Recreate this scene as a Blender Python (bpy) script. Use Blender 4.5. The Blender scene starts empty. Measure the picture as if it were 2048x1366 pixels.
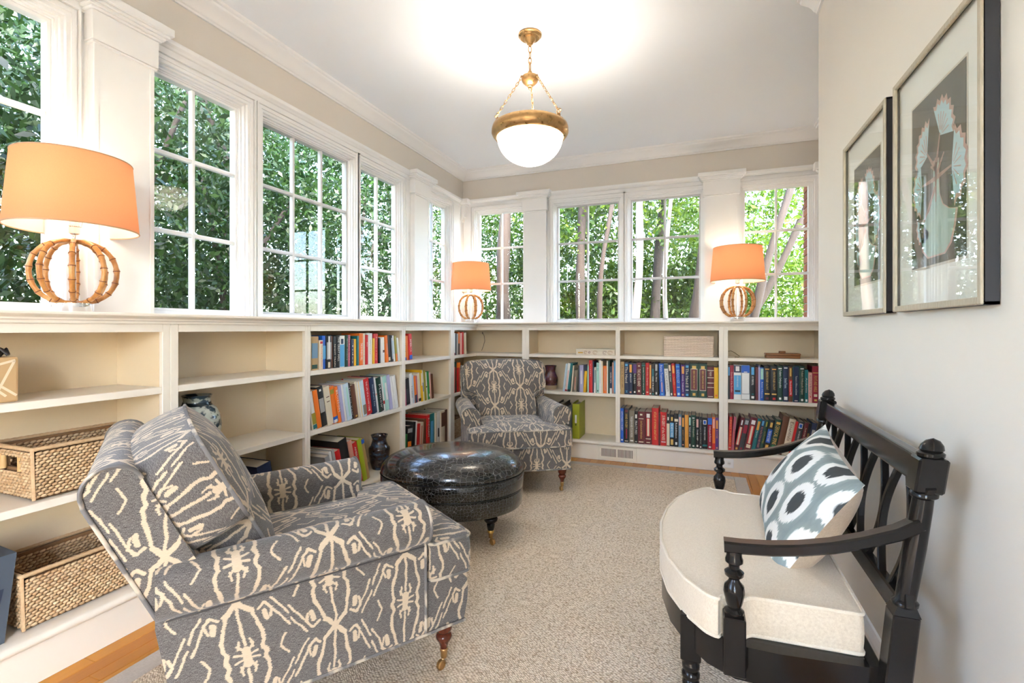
import bpy, bmesh, math, random
import numpy as np
from mathutils import Vector, Matrix, Euler

# ---------------------------------------------------------------- camera, sky, sun, exposure
SC = bpy.context.scene
COL = SC.collection
F_PX, YAW, HOR, CAM_H = 985.0, 0.3636, 657.7, 1.12      # frame taken as 2048 x 1366
cam_d = bpy.data.cameras.new('camera')
cam_d.sensor_width = 36.0
cam_d.lens = 36.0 * F_PX / 2048.0
cam_d.shift_y = -(683.0 - HOR) / 2048.0
cam_d.clip_start = 0.02
cam_o = bpy.data.objects.new('camera', cam_d)
COL.objects.link(cam_o)
cam_o.location = (0, 0, CAM_H)
cam_o.rotation_euler = (math.pi / 2, 0, YAW)
SC.camera = cam_o

SUN_EL, SUN_AZ = math.radians(52), math.radians(-40)     # sunlight travels towards -x, +y (over the house roof)
world = bpy.data.worlds.new('sky'); SC.world = world
world.use_nodes = True
wn = world.node_tree.nodes; wl = world.node_tree.links
wn.clear()
wo = wn.new('ShaderNodeOutputWorld'); bg = wn.new('ShaderNodeBackground'); sk = wn.new('ShaderNodeTexSky')
sk.sky_type = 'NISHITA'; sk.sun_disc = False
sk.sun_elevation = SUN_EL; sk.sun_rotation = math.radians(140)
sk.air_density = 1.0; sk.dust_density = 2.0; sk.ozone_density = 1.0
bg.inputs[1].default_value = 1.95
wl.new(sk.outputs[0], bg.inputs[0]); wl.new(bg.outputs[0], wo.inputs[0])

sun_d = bpy.data.lights.new('sun', 'SUN'); sun_d.energy = 4.6; sun_d.angle = 0.009
sun_d.color = (1.0, 0.96, 0.90)
sun_o = bpy.data.objects.new('sun', sun_d); COL.objects.link(sun_o)
_sd = Vector((-0.42 * math.cos(SUN_EL), 0.9075 * math.cos(SUN_EL), -math.sin(SUN_EL)))
sun_o.rotation_euler = _sd.to_track_quat('-Z', 'Y').to_euler()
sun_o.location = (6, -9, 12)

vs = SC.view_settings
vs.view_transform = 'Standard'; vs.look = 'None'; vs.exposure = 1.88; vs.gamma = 1.0
vs.use_curve_mapping = False

SC.cycles.max_bounces = 8; SC.cycles.diffuse_bounces = 4; SC.cycles.glossy_bounces = 3; SC.cycles.transmission_bounces = 4

LAMP_W, PENDANT_W = 1.0, 8.0       # watts of each table lamp bulb and of the pendant's bulbs

# ---------------------------------------------------------------- room dimensions (metres)
XF, YF = -1.956, 4.205        # fronts of the left and the back bookcase
XW, YW = -2.241, 4.49         # left wall and back wall
XR, YR = 0.528, 2.70          # right wall and where it ends
XN = 0.92                     # niche wall behind it
YB = -2.4                     # rear wall, behind the camera
ZC = 2.70                     # ceiling
Z_DECK, Z_S2, Z_S1, Z_OPEN, Z_TOP = 0.160, 0.568, 0.893, 1.108, 1.178
SH_T = 0.026
rnd = random.Random(7)

# ---------------------------------------------------------------- mesh helpers
class MB:
    def __init__(s): s.v = []; s.f = []; s.uv = []; s.has_uv = False
    def add(s, vs_, fs, uvs=None, M=None):
        o = len(s.v)
        s.v += [tuple(M @ Vector(p)) for p in vs_] if M is not None else [tuple(p) for p in vs_]
        s.f += [tuple(i + o for i in f) for f in fs]
        if uvs is None: s.uv += [None] * len(fs)
        else: s.uv += uvs; s.has_uv = True
        return s
    def box(s, x0, x1, y0, y1, z0, z1, M=None):
        return s.add([(x0,y0,z0),(x1,y0,z0),(x1,y1,z0),(x0,y1,z0),(x0,y0,z1),(x1,y0,z1),(x1,y1,z1),(x0,y1,z1)],
                     [(3,2,1,0),(4,5,6,7),(0,1,5,4),(1,2,6,5),(2,3,7,6),(3,0,4,7)], None, M)
    def bbox(s, x0, x1, y0, y1, z0, z1, r=0.004, seg=2, M=None):
        bm = bmesh.new(); bmesh.ops.create_cube(bm, size=1.0)
        for v in bm.verts:
            v.co = ((x0+x1)/2 + v.co.x*(x1-x0), (y0+y1)/2 + v.co.y*(y1-y0), (z0+z1)/2 + v.co.z*(z1-z0))
        bmesh.ops.bevel(bm, geom=bm.edges[:], offset=r, segments=seg, affect='EDGES', profile=0.6)
        bm.verts.index_update()
        s.add([v.co[:] for v in bm.verts], [tuple(v.index for v in f.verts) for f in bm.faces], None, M)
        bm.free(); return s
    def lathe(s, prof, n=24, c=(0,0,0), sx=1, sy=1, M=None, cap=True):
        vs_, fs = [], []
        for r, z in prof:
            for k in range(n):
                a = 2*math.pi*k/n
                vs_.append((c[0]+r*sx*math.cos(a), c[1]+r*sy*math.sin(a), c[2]+z))
        for i in range(len(prof)-1):
            for k in range(n):
                k2 = (k+1) % n
                fs.append((i*n+k, i*n+k2, (i+1)*n+k2, (i+1)*n+k))
        if cap:
            if prof[0][0] > 1e-5: fs.append(tuple(range(n-1, -1, -1)))
            if prof[-1][0] > 1e-5: fs.append(tuple((len(prof)-1)*n+k for k in range(n)))
        return s.add(vs_, fs, None, M)
    def tube(s, pts, r, n=8, closed=False, cap=True, M=None, flat=None):
        P = [Vector(p) for p in pts]; m = len(P)
        R = r if isinstance(r, (list, tuple)) else [r]*m
        vs_, fs = [], []; up = None
        for i in range(m):
            if closed: t = P[(i+1) % m] - P[i-1]
            else: t = P[min(i+1, m-1)] - P[max(i-1, 0)]
            if t.length < 1e-9: t = Vector((0,0,1))
            t.normalize()
            if up is None:
                up = Vector((0,0,1)) if abs(t.z) < 0.9 else Vector((1,0,0))
            a = t.cross(up)
            if a.length < 1e-6: a = t.cross(Vector((0,1,0)))
            a.normalize(); b = a.cross(t); b.normalize(); up = b
            for k in range(n):
                q = 2*math.pi*k/n + (math.pi/n if n == 4 else 0)
                ca, cb = math.cos(q), math.sin(q)
                if flat: ca *= flat[0]; cb *= flat[1]
                vs_.append(tuple(P[i] + (a*ca + b*cb)*R[i]))
        L = m if closed else m-1
        for i in range(L):
            j = (i+1) % m
            for k in range(n):
                k2 = (k+1) % n
                fs.append((i*n+k2, i*n+k, j*n+k, j*n+k2))
        if cap and not closed:
            fs.append(tuple(range(n))); fs.append(tuple((m-1)*n+k for k in range(n-1, -1, -1)))
        return s.add(vs_, fs, None, M)
    def prism(s, poly, h0, h1, axis='z', M=None):
        n = len(poly)
        if axis == 'z': g = lambda p, h: (p[0], p[1], h)
        elif axis == 'y': g = lambda p, h: (p[0], h, p[1])
        else: g = lambda p, h: (h, p[0], p[1])
        vs_ = [g(p, h0) for p in poly] + [g(p, h1) for p in poly]
        fs = [tuple(range(n-1, -1, -1)), tuple(range(n, 2*n))] + [(i, (i+1) % n, n+(i+1) % n, n+i) for i in range(n)]
        return s.add(vs_, fs, None, M)
    def sweep(s, path, prof, side=1):
        """closed profile [(offset into the room, z)] swept along a polyline in plan, mitred"""
        P = [Vector((p[0], p[1])) for p in path]; m = len(P); n = len(prof)
        D = [(P[i+1]-P[i]).normalized() for i in range(m-1)]
        Nn = [Vector((d.y, -d.x))*side for d in D]
        vs_, fs = [], []
        for i in range(m):
            if i == 0: o = Nn[0]
            elif i == m-1: o = Nn[-1]
            else: o = (Nn[i-1]+Nn[i]) / (1 + Nn[i-1].dot(Nn[i]))
            for (a, z) in prof: vs_.append((P[i].x+o.x*a, P[i].y+o.y*a, z))
        for i in range(m-1):
            for k in range(n):
                k2 = (k+1) % n
                fs.append((i*n+k, i*n+k2, (i+1)*n+k2, (i+1)*n+k))
        fs.append(tuple(range(n-1, -1, -1))); fs.append(tuple((m-1)*n+k for k in range(n)))
        return s.add(vs_, fs)
    def mesh(s, name, smooth=None, boxuv=False):
        me = bpy.data.meshes.new(name)
        me.from_pydata(s.v, [], s.f); me.validate(); 
        if s.has_uv or boxuv:
            lay = me.uv_layers.new(name='uv')
            for pi, p in enumerate(me.polygons):
                u = s.uv[pi] if pi < len(s.uv) else None
                for k, li in enumerate(p.loop_indices):
                    if u is not None: lay.data[li].uv = u[k]
                    else:
                        c = me.vertices[me.loops[li].vertex_index].co; nn = p.normal
                        ax = max(range(3), key=lambda q: abs(nn[q]))
                        lay.data[li].uv = ((c.y, c.z), (c.x, c.z), (c.x, c.y))[ax]
        bm = bmesh.new(); bm.from_mesh(me); bmesh.ops.recalc_face_normals(bm, faces=bm.faces[:]); bm.to_mesh(me); bm.free()
        if smooth:
            for p in me.polygons: p.use_smooth = True
            me.set_sharp_from_angle(angle=math.radians(smooth))
        return me

def link(name, me, mat, parent=None):
    o = bpy.data.objects.new(name, me); COL.objects.link(o)
    if mat is not None and me is not None and not me.materials: me.materials.append(mat)
    if parent is not None: o.parent = parent
    return o
def obj(name, mb, mat, parent=None, smooth=None, boxuv=False):
    return link(name, mb.mesh(name, smooth, boxuv), mat, parent)
def tag(o, label, cat, group=None, kind=None):
    o['label'] = label; o['category'] = cat
    if group: o['group'] = group
    if kind: o['kind'] = kind
    return o
def thing(name, label, cat, loc=(0,0,0), rz=0.0, group=None, kind=None):
    o = bpy.data.objects.new(name, None); COL.objects.link(o); o.empty_display_size = 0.1
    o.location = loc; o.rotation_euler = (0, 0, rz)
    return tag(o, label, cat, group, kind)
def copy_tree(o, parent=None):
    c = o.copy(); COL.objects.link(c); c.parent = parent
    for ch in list(o.children): copy_tree(ch, c)
    return c
def pydata_mesh(name, V, Fq):
    """fast mesh from numpy arrays of vertices (n,3) and quads (m,4)"""
    me = bpy.data.meshes.new(name)
    me.vertices.add(len(V)); me.vertices.foreach_set('co', V.astype(np.float32).ravel())
    k = Fq.shape[1]
    me.loops.add(Fq.size); me.loops.foreach_set('vertex_index', Fq.astype(np.int32).ravel())
    me.polygons.add(len(Fq)); me.polygons.foreach_set('loop_start', np.arange(0, Fq.size, k, dtype=np.int32))
    me.update(calc_edges=True); me.validate()
    return me

# ---------------------------------------------------------------- materials
class NT:
    """thin wrapper to write node trees briefly"""
    def __init__(s, name):
        s.m = bpy.data.materials.new(name); s.m.use_nodes = True
        s.t = s.m.node_tree; s.t.nodes.clear()
        s.out = s.t.nodes.new('ShaderNodeOutputMaterial')
    def n(s, typ, ins=None, **kw):
        nd = s.t.nodes.new(typ)
        for k, v in kw.items(): setattr(nd, k, v)
        if ins:
            for k, v in ins.items(): s.put(nd.inputs[k], v)
        return nd
    def put(s, sock, v):
        if isinstance(v, bpy.types.NodeSocket): s.t.links.new(v, sock)
        elif isinstance(v, bpy.types.Node): s.t.links.new(v.outputs[0], sock)
        else:
            if sock.type == 'RGBA' and len(v) == 3: v = (*v, 1)
            sock.default_value = v
    def math(s, op, a, b=None, c=None, clamp=False):
        nd = s.t.nodes.new('ShaderNodeMath'); nd.operation = op; nd.use_clamp = clamp
        for i, x in enumerate((a, b, c)):
            if x is not None: s.put(nd.inputs[i], x)
        return nd.outputs[0]
    def vm(s, op, a, b=None, c=None):
        nd = s.t.nodes.new('ShaderNodeVectorMath'); nd.operation = op
        for i, x in enumerate((a, b, c)):
            if x is not None: s.put(nd.inputs[i], x)
        return nd.outputs['Value' if op in ('DOT_PRODUCT', 'LENGTH', 'DISTANCE') else 'Vector']
    def mix(s, f, a, b):
        nd = s.t.nodes.new('ShaderNodeMix'); nd.data_type = 'RGBA'
        s.put(nd.inputs[0], f); s.put(nd.inputs[6], a); s.put(nd.inputs[7], b)
        return nd.outputs[2]
    def coord(s, which='Object', scale=None, rot=None):
        tc = s.n('ShaderNodeTexCoord').outputs[which]
        if scale is None: return tc
        mp = s.n('ShaderNodeMapping', {0: tc}); mp.inputs['Scale'].default_value = scale
        if rot: mp.inputs['Rotation'].default_value = rot
        return mp.outputs[0]
    def noise(s, vec, scale, detail=2.0, rough=0.5):
        nd = s.n('ShaderNodeTexNoise', {'Vector': vec, 'Scale': scale, 'Detail': detail, 'Roughness': rough})
        return nd.outputs[0]
    def ramp(s, f, stops, mode='LINEAR'):
        nd = s.n('ShaderNodeValToRGB', {0: f}); r = nd.color_ramp; r.interpolation = mode
        while len(r.elements) < len(stops): r.elements.new(0.5)
        for e, (p, c) in zip(r.elements, stops): e.position = p; e.color = (*c, 1) if len(c) == 3 else c
        return nd.outputs[0]
    def bump(s, h, strength=0.3, dist=0.002):
        return s.n('ShaderNodeBump', {'Height': h, 'Strength': strength, 'Distance': dist}).outputs[0]
    def pbr(s, color, rough=0.5, metal=0.0, normal=None, **kw):
        b = s.n('ShaderNodeBsdfPrincipled', {'Base Color': color, 'Roughness': rough, 'Metallic': metal})
        if normal is not None: s.put(b.inputs['Normal'], normal)
        for k, v in kw.items(): s.put(b.inputs[k.replace('_', ' ')], v)
        s.t.links.new(b.outputs[0], s.out.inputs[0])
        return s.m
    def done(s, shader):
        s.put(s.out.inputs[0], shader); return s.m

_pc = {}
def plain(color, rough=0.5, metal=0.0, name=None, **kw):
    key = (tuple(round(c, 3) for c in color), rough, metal, tuple(kw.items()))
    if key not in _pc:
        t = NT(name or 'paint'); _pc[key] = t.pbr(color, rough, metal, **kw)
    return _pc[key]
def painted(name, color, rough=0.45, var=0.03, bump=0.04, scale=60):
    t = NT(name); c = t.coord('Object')
    n1 = t.noise(c, 3.0, 2.0); n2 = t.noise(c, scale, 3.0)
    dark = tuple(x*(1-var*2) for x in color)
    return t.pbr(t.mix(n1, dark, color), rough, 0, t.bump(n2, bump, 0.002))

M_WALL = painted('wall_paint_beige', (0.755, 0.70, 0.63), 0.6, 0.02, 0.05, 120)
M_WALLR = painted('wall_paint_grey_beige', (0.79, 0.745, 0.675), 0.6, 0.02, 0.05, 120)
M_CEIL = painted('ceiling_paint', (0.87, 0.89, 0.915), 0.7, 0.01, 0.03, 120)
M_TRIM = painted('trim_white_gloss', (0.89, 0.885, 0.88), 0.32, 0.01, 0.02, 40)
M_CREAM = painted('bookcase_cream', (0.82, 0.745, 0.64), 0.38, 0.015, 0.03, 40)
M_INNER = painted('bookcase_cream_shaded', (0.74, 0.60, 0.41), 0.5, 0.02, 0.03, 60)  # same cream paint, with the shade inside the bays put into its colour
def _lacquer():
    t = NT('black_lacquer'); n = t.noise(t.coord('Object'), 30, 3)
    return t.pbr(t.mix(n, (0.006, 0.005, 0.005), (0.013, 0.011, 0.010)), 0.16, 0, t.bump(n, 0.02, 0.001), Specular_IOR_Level=0.35)
M_BLACK = _lacquer()
M_BRASS = None
def _brass():
    t = NT('aged_brass'); c = t.coord('Object'); n = t.noise(c, 40, 3)
    return t.pbr(t.mix(n, (0.36, 0.20, 0.07), (0.66, 0.42, 0.19)), t.ramp(n, [(0.3, (0.25,)*3), (0.8, (0.45,)*3)]), 0.9)
M_BRASS = _brass()
M_CHROME = plain((0.82, 0.82, 0.82), 0.08, 1.0, 'chrome')
M_GOLD = plain((0.75, 0.5, 0.16), 0.3, 1.0, 'gold_leaf')
def _mahog():
    t = NT('mahogany'); c = t.coord('Object', (8, 8, 1.5)); n = t.noise(c, 14, 4)
    return t.pbr(t.mix(n, (0.045, 0.008, 0.004), (0.16, 0.03, 0.012)), 0.2)
M_MAHOG = _mahog()
def _oak():
    t = NT('oak_floor'); c = t.coord('Object', (40, 2.0, 1)); n = t.noise(c, 3.0, 5, 0.65)
    r = t.n('ShaderNodeObjectInfo').outputs['Random']
    a = t.mix(r, (0.54, 0.19, 0.010), (0.70, 0.30, 0.024))
    return t.pbr(t.mix(n, t.mix(0.45, a, (0.32, 0.095, 0.005)), a), 0.3, 0, t.bump(n, 0.1, 0.001))
M_OAK = _oak()
def clear_sheet(name, tint, f0, rough=0.01):
    """thin clear sheet: transparent with a mirror reflection that grows towards grazing angles"""
    t = NT(name); g = t.n('ShaderNodeNewGeometry')
    c = t.math('ABSOLUTE', t.vm('DOT_PRODUCT', g.outputs['Normal'], g.outputs['Incoming']))
    k = t.math('POWER', t.math('SUBTRACT', 1.0, c, clamp=True), 5.0)
    fr = t.math('MULTIPLY_ADD', k, (1-f0)*0.35, f0)
    tr = t.n('ShaderNodeBsdfTransparent', {0: tint}); gl = t.n('ShaderNodeBsdfGlossy', {0: (1, 1, 1), 'Roughness': rough})
    return t.done(t.n('ShaderNodeMixShader', {0: fr, 1: tr, 2: gl}))
M_GLASS = clear_sheet('window_glass', (0.99, 0.995, 0.99), 0.016)
M_PICGLASS = clear_sheet('picture_glass', (0.99, 0.995, 0.99), 0.06)
M_ACRYL = clear_sheet('clear_acrylic', (0.86, 0.88, 0.90), 0.14, 0.03)

def seg_dist(t, P, a, b):
    """distance from the folded pattern coordinate P to the segment a-b"""
    ax, ay = a; bx, by = b; dx, dy = bx-ax, by-ay; L2 = dx*dx+dy*dy
    pa = t.vm('SUBTRACT', P, (ax, ay, 0))
    h = t.math('ADD', t.vm('DOT_PRODUCT', pa, (dx/L2, dy/L2, 0)), 0.0, clamp=True)
    hv = t.n('ShaderNodeCombineXYZ', {0: h, 1: h, 2: 0.0}).outputs[0]
    q = t.vm('MULTIPLY_ADD', hv, (-dx, -dy, 0), pa)
    return t.vm('LENGTH', q)

def _ikat():
    t = NT('ikat_upholstery')
    uv = t.n('ShaderNodeUVMap', uv_map='uv').outputs[0]
    jm = t.n('ShaderNodeMapping', {0: uv}); jm.inputs['Scale'].default_value = (60, 520, 1)
    jn = t.noise(jm.outputs[0], 1.0, 2.0)
    wob = t.noise(uv, 26, 2.0)
    sp = t.n('ShaderNodeSeparateXYZ', {0: uv})
    x = t.math('ADD', sp.outputs[0], t.math('MULTIPLY', t.math('SUBTRACT', jn, 0.5), 0.010))
    x = t.math('ADD', x, t.math('MULTIPLY', t.math('SUBTRACT', wob, 0.5), 0.012))
    y = t.math('ADD', sp.outputs[1], t.math('MULTIPLY', t.math('SUBTRACT', t.noise(uv, 31, 1.0), 0.5), 0.010))
    U, V = 0.205, 0.29
    xi = t.math('FLOOR', t.math('ADD', t.math('DIVIDE', x, U), 0.5))
    xl = t.math('SUBTRACT', x, t.math('MULTIPLY', xi, U))
    par = t.math('MULTIPLY', t.math('FLOORED_MODULO', xi, 2.0), V/2)
    y2 = t.math('ADD', y, par)
    yl = t.math('SUBTRACT', y2, t.math('MULTIPLY', t.math('FLOOR', t.math('ADD', t.math('DIVIDE', y2, V), 0.5)), V))
    P = t.n('ShaderNodeCombineXYZ', {0: t.math('ABSOLUTE', xl), 1: t.math('ABSOLUTE', yl), 2: 0.0}).outputs[0]
    segs = [((0,0),(0,.112),.0036), ((0,0),(.026,.026),.0062), ((.026,.026),(.034,.066),.0040), ((.034,.066),(.042,.090),.0048),
            ((.042,.090),(.043,.112),.0042), ((.043,.112),(.036,.128),.0044), ((.036,.128),(.041,.145),.0050),
            ((.052,.040),(.055,.060),.0062), ((.040,.030),(.054,.018),.0034), ((.054,.018),(.068,.034),.0036), ((.068,.034),(.064,.058),.0030),
            ((0,.126),(0,.145),.0095), ((0,.138),(.017,.112),.0030), ((0,.142),(.024,.135),.0030), ((0.012,.10),(0.016,.122),.0026),
            ((.058,.018),(.100,.098),.0028), ((.072,.010),(.1015,.064),.0028), ((.086,.118),(.072,.143),.0028)]
    d = None
    for a, b, w in segs:
        k = t.math('SUBTRACT', seg_dist(t, P, a, b), w)
        d = k if d is None else t.math('MINIMUM', d, k)
    f = t.math('MULTIPLY_ADD', d, -700.0, 0.5, clamp=True)
    wm = t.n('ShaderNodeMapping', {0: uv}); wm.inputs['Scale'].default_value = (90, 900, 1)
    wv = t.noise(wm.outputs[0], 1.0, 3.0)
    wm2 = t.n('ShaderNodeMapping', {0: uv}); wm2.inputs['Scale'].default_value = (1100, 260, 1)
    wv2 = t.noise(wm2.outputs[0], 1.0, 1.0)
    base = t.ramp(t.math('MULTIPLY', t.math('ADD', wv, wv2), 0.5), [(0.36, (0.045, 0.039, 0.036)), (0.52, (0.135, 0.121, 0.112)), (0.68, (0.27, 0.25, 0.235))])
    crm = t.mix(wv, (0.46, 0.35, 0.24), (0.67, 0.54, 0.39))
    return t.pbr(t.mix(f, base, crm), 0.85, 0, t.bump(t.math('ADD', wv, wv2), 0.35, 0.001), Sheen_Weight=0.25, Specular_IOR_Level=0.25)
M_IKAT = _ikat()
def _pipe():
    t = NT('upholstery_piping'); n = t.noise(t.coord('Object'), 18, 2)
    return t.pbr(t.ramp(n, [(0.50, (0.15, 0.14, 0.135)), (0.60, (0.52, 0.44, 0.34))]), 0.85)
M_PIPE = _pipe()

def _pillow():
    t = NT('oval_ikat_print')
    uv = t.n('ShaderNodeUVMap', uv_map='uv').outputs[0]
    jm = t.n('ShaderNodeMapping', {0: uv}); jm.inputs['Scale'].default_value = (240, 14, 1)
    jn = t.math('SUBTRACT', t.noise(jm.outputs[0], 1.0, 2.0), 0.5)
    sp = t.n('ShaderNodeSeparateXYZ', {0: uv})
    x = t.math('ADD', sp.outputs[0], 0.0); y = t.math('ADD', sp.outputs[1], t.math('MULTIPLY', jn, 0.040))
    U, V = 0.118, 0.150
    xi = t.math('FLOOR', t.math('ADD', t.math('DIVIDE', x, U), 0.5))
    xl = t.math('DIVIDE', t.math('SUBTRACT', x, t.math('MULTIPLY', xi, U)), U)
    y2 = t.math('ADD', t.math('DIVIDE', y, V), t.math('MULTIPLY', t.math('FLOORED_MODULO', xi, 2.0), 0.5))
    yl = t.math('SUBTRACT', y2, t.math('FLOOR', t.math('ADD', y2, 0.5)))
    e = t.math('SQRT', t.math('ADD', t.math('POWER', t.math('MULTIPLY', t.math('ABSOLUTE', xl), 1.0), 2.0), t.math('POWER', t.math('MULTIPLY', t.math('ABSOLUTE', yl), 0.92), 2.0)))
    col = t.ramp(e, [(0.0, (0.045, 0.05, 0.052)), (0.225, (0.05, 0.056, 0.058)), (0.255, (0.80, 0.79, 0.75)), (0.415, (0.80, 0.79, 0.75)), (0.445, (0.27, 0.32, 0.31)), (0.60, (0.22, 0.265, 0.26))])
    n = t.noise(t.coord('Object'), 500, 2)
    return t.pbr(col, 0.8, 0, t.bump(n, 0.2, 0.0008))
M_PILLOW = _pillow()
def _linen(name, c1, c2, sc=700):
    t = NT(name); c = t.coord('Object')
    n1 = t.noise(t.coord('Object', (sc, sc*0.2, sc)), 1.0, 2); n2 = t.noise(t.coord('Object', (sc*0.2, sc, sc*0.2)), 1.0, 2)
    f = t.math('MULTIPLY', t.math('ADD', n1, n2), 0.5)
    return t.pbr(t.ramp(f, [(0.3, c1), (0.7, c2)]), 0.85, 0, t.bump(f, 0.3, 0.001), Sheen_Weight=0.2)
M_LINEN = _linen('cream_linen', (0.62, 0.50, 0.37), (0.80, 0.69, 0.54))
M_LINEN_P = _linen('cream_linen_piping', (0.70, 0.59, 0.45), (0.84, 0.74, 0.60))
M_TAN = _linen('tan_linen', (0.52, 0.39, 0.27), (0.68, 0.54, 0.40))

def _croc(name, sc):
    t = NT(name); w = t.noise(t.coord('Object'), 6, 1)
    c = t.coord('Object', sc)
    vo = t.n('ShaderNodeTexVoronoi', {'Vector': c, 'Scale': 1.0, 'Randomness': 0.6}, feature='DISTANCE_TO_EDGE')
    d = vo.outputs['Distance']
    f = t.math('SMOOTH_MIN', d, 0.16, 0.06)
    ln = t.ramp(d, [(0.0, (0.14, 0.136, 0.13)), (0.018, (0.08, 0.078, 0.074)), (0.045, (0.008, 0.007, 0.0065)), (1.0, (0.011, 0.009, 0.0075))])
    return t.pbr(ln, 0.20, 0, t.bump(f, 0.16, 0.003), Coat_Weight=0.5, Coat_Roughness=0.08)
M_CROC = _croc('crocodile_leather_top', (37, 56, 44))
M_CROCS = _croc('crocodile_leather_side', (64, 64, 66))

def _rug():
    t = NT('sisal_weave')
    sp = t.n('ShaderNodeSeparateXYZ', {0: t.coord('Object')})
    # rows of loops that turn back and forth, giving faint diamonds
    zx = t.math('PINGPONG', sp.outputs[0], 0.33); zy = t.math('PINGPONG', sp.outputs[1], 0.42)
    s_ = t.math('ADD', t.math('MULTIPLY', zx, 0.8), zy); q_ = t.math('SUBTRACT', zy, t.math('MULTIPLY', zx, 0.8))
    P = t.n('ShaderNodeCombineXYZ', {0: t.math('MULTIPLY', s_, 84.0), 1: t.math('MULTIPLY', q_, 122.0), 2: 0.0}).outputs[0]
    vo = t.n('ShaderNodeTexVoronoi', {'Vector': P, 'Scale': 1.0, 'Randomness': 0.55})
    d = vo.outputs['Distance']
    big = t.noise(t.coord('Object'), 1.3, 2); fine = t.noise(t.coord('Object', (260, 90, 1)), 1.0, 2)
    rc = t.n('ShaderNodeSeparateColor', {0: vo.outputs['Color']}).outputs[0]
    a = t.mix(t.math('ADD', t.math('MULTIPLY', rc, 0.6), t.math('MULTIPLY', fine, 0.4)), (0.74, 0.59, 0.43), (0.96, 0.85, 0.70))
    a = t.mix(t.math('MULTIPLY', big, 0.25), a, (0.50, 0.37, 0.24))
    col = t.mix(t.math('MULTIPLY_ADD', d, 2.2, -0.85, clamp=True), a, (0.34, 0.23, 0.13))
    return t.pbr(col, 0.9, 0, t.bump(t.math('MULTIPLY', d, -1.0), 0.75, 0.005))
M_RUG = _rug()
M_RUGB = _linen('rug_border_cotton', (0.46, 0.40, 0.34), (0.60, 0.53, 0.46), 400)
def _wicker():
    t = NT('rattan'); r = t.n('ShaderNodeNewGeometry').outputs['Random Per Island']
    n = t.noise(t.coord('Object'), 120, 2)
    return t.pbr(t.mix(t.math('MULTIPLY', t.math('ADD', r, n), 0.5), (0.36, 0.19, 0.075), (0.68, 0.50, 0.31)), 0.6)
M_WICKER = _wicker()
M_WICKER_IN = plain((0.20, 0.105, 0.045), 0.8, 0, 'rattan_core')
def _bamboo():
    t = NT('bamboo'); n = t.noise(t.coord('Object', (1, 1, 0.5)), 30, 4)
    return t.pbr(t.ramp(n, [(0.3, (0.26, 0.085, 0.014)), (0.5, (0.50, 0.21, 0.05)), (0.72, (0.66, 0.36, 0.13))]), 0.3)
M_BAMBOO = _bamboo()
def two_sided(name, color, tr=0.5, ncol=None):
    t = NT(name); n = t.noise(t.coord('Object'), 420, 2)
    c = t.mix(n, tuple(x*0.86 for x in color), color)
    d = t.n('ShaderNodeBsdfDiffuse', {0: c}); r = t.n('ShaderNodeBsdfTranslucent', {0: c})
    return t.done(t.n('ShaderNodeMixShader', {0: tr, 1: d, 2: r}))
M_SHADE = two_sided('lamp_shade_tan_silk', (0.86, 0.41, 0.22), 0.5)
M_LINER = two_sided('lamp_shade_liner', (0.93, 0.86, 0.76), 0.42)
def glow(name, color, e, base=(0.9, 0.88, 0.84)):
    t = NT(name)
    return t.pbr(base, 0.3, 0, None, Emission_Color=(*color, 1), Emission_Strength=e)
M_BULB = glow('lit_bulb', (1.0, 0.82, 0.6), 9.0)
M_BOWL = two_sided('alabaster_glass', (0.97, 0.95, 0.91), 0.8)
# ================================================================ THE ROOM
def struct(name, mb, mat, label, cat, smooth=None):
    o = obj(name, mb, mat, None, smooth); return tag(o, label, cat, None, 'structure')

# --- floor: oak boards laid along the left wall; boards under the rug are one sub-floor
fl = MB().box(XW-0.15, XN+0.15, YB-0.15, YW+0.15, -0.12, -0.012)
floor = struct('floor', fl, plain((0.16, 0.07, 0.02), 0.6, 0, 'sub_floor'), 'orange oak strip floor showing around the woven rug', 'floor')
def plank(x0, x1, y0, y1):
    key = (round(x1-x0, 3), round(y1-y0, 2))
    if key not in plank.c:
        w, l = key
        plank.c[key] = MB().bbox(0, w-0.0012, 0, l-0.0012, -0.016, 0, 0.0012, 1).mesh('plank')
    o = link('plank', plank.c[key], M_OAK, floor); o.location = (x0, y0, 0)
plank.c = {}
PW = 0.0575
nx = int((XN - XF) / PW) + 1
for i in range(nx):
    x0 = XF + i*PW; x1 = min(x0+PW, XN)
    full = x0 < -1.62 or x0 > 0.20
    ys = [YB] if full else [3.55 + 0.17*((i*7) % 3)]
    ymax = YF
    y = ys[0] + (0.55*((i*5) % 4) if full else 0)
    if full and y > YB+0.01: plank(x0, x1, YB, round(y, 2))
    while y < ymax-0.02:
        y2 = min(y + 1.15 + 0.3*((i*3) % 3), ymax)
        if full and y2 > 3.2 and ymax - y2 < 0.25: y2 = ymax
        plank(x0, x1, round(y, 2), y2); y = y2
# filler sub-floor level with the boards, beneath the rug only
sub = MB().box(-1.66, 0.24, YB, 3.56, -0.014, -0.003)
link('sub_floor', sub.mesh('sub_floor'), plain((0.25, 0.12, 0.04), 0.6, 0, 'sub_floor2'), floor)

# --- ceiling
struct('ceiling', MB().box(XW-0.15, XN+0.15, YB-0.15, YW+0.15, ZC, ZC+0.12), M_CEIL, 'smooth white ceiling above the pendant light', 'ceiling')

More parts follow.
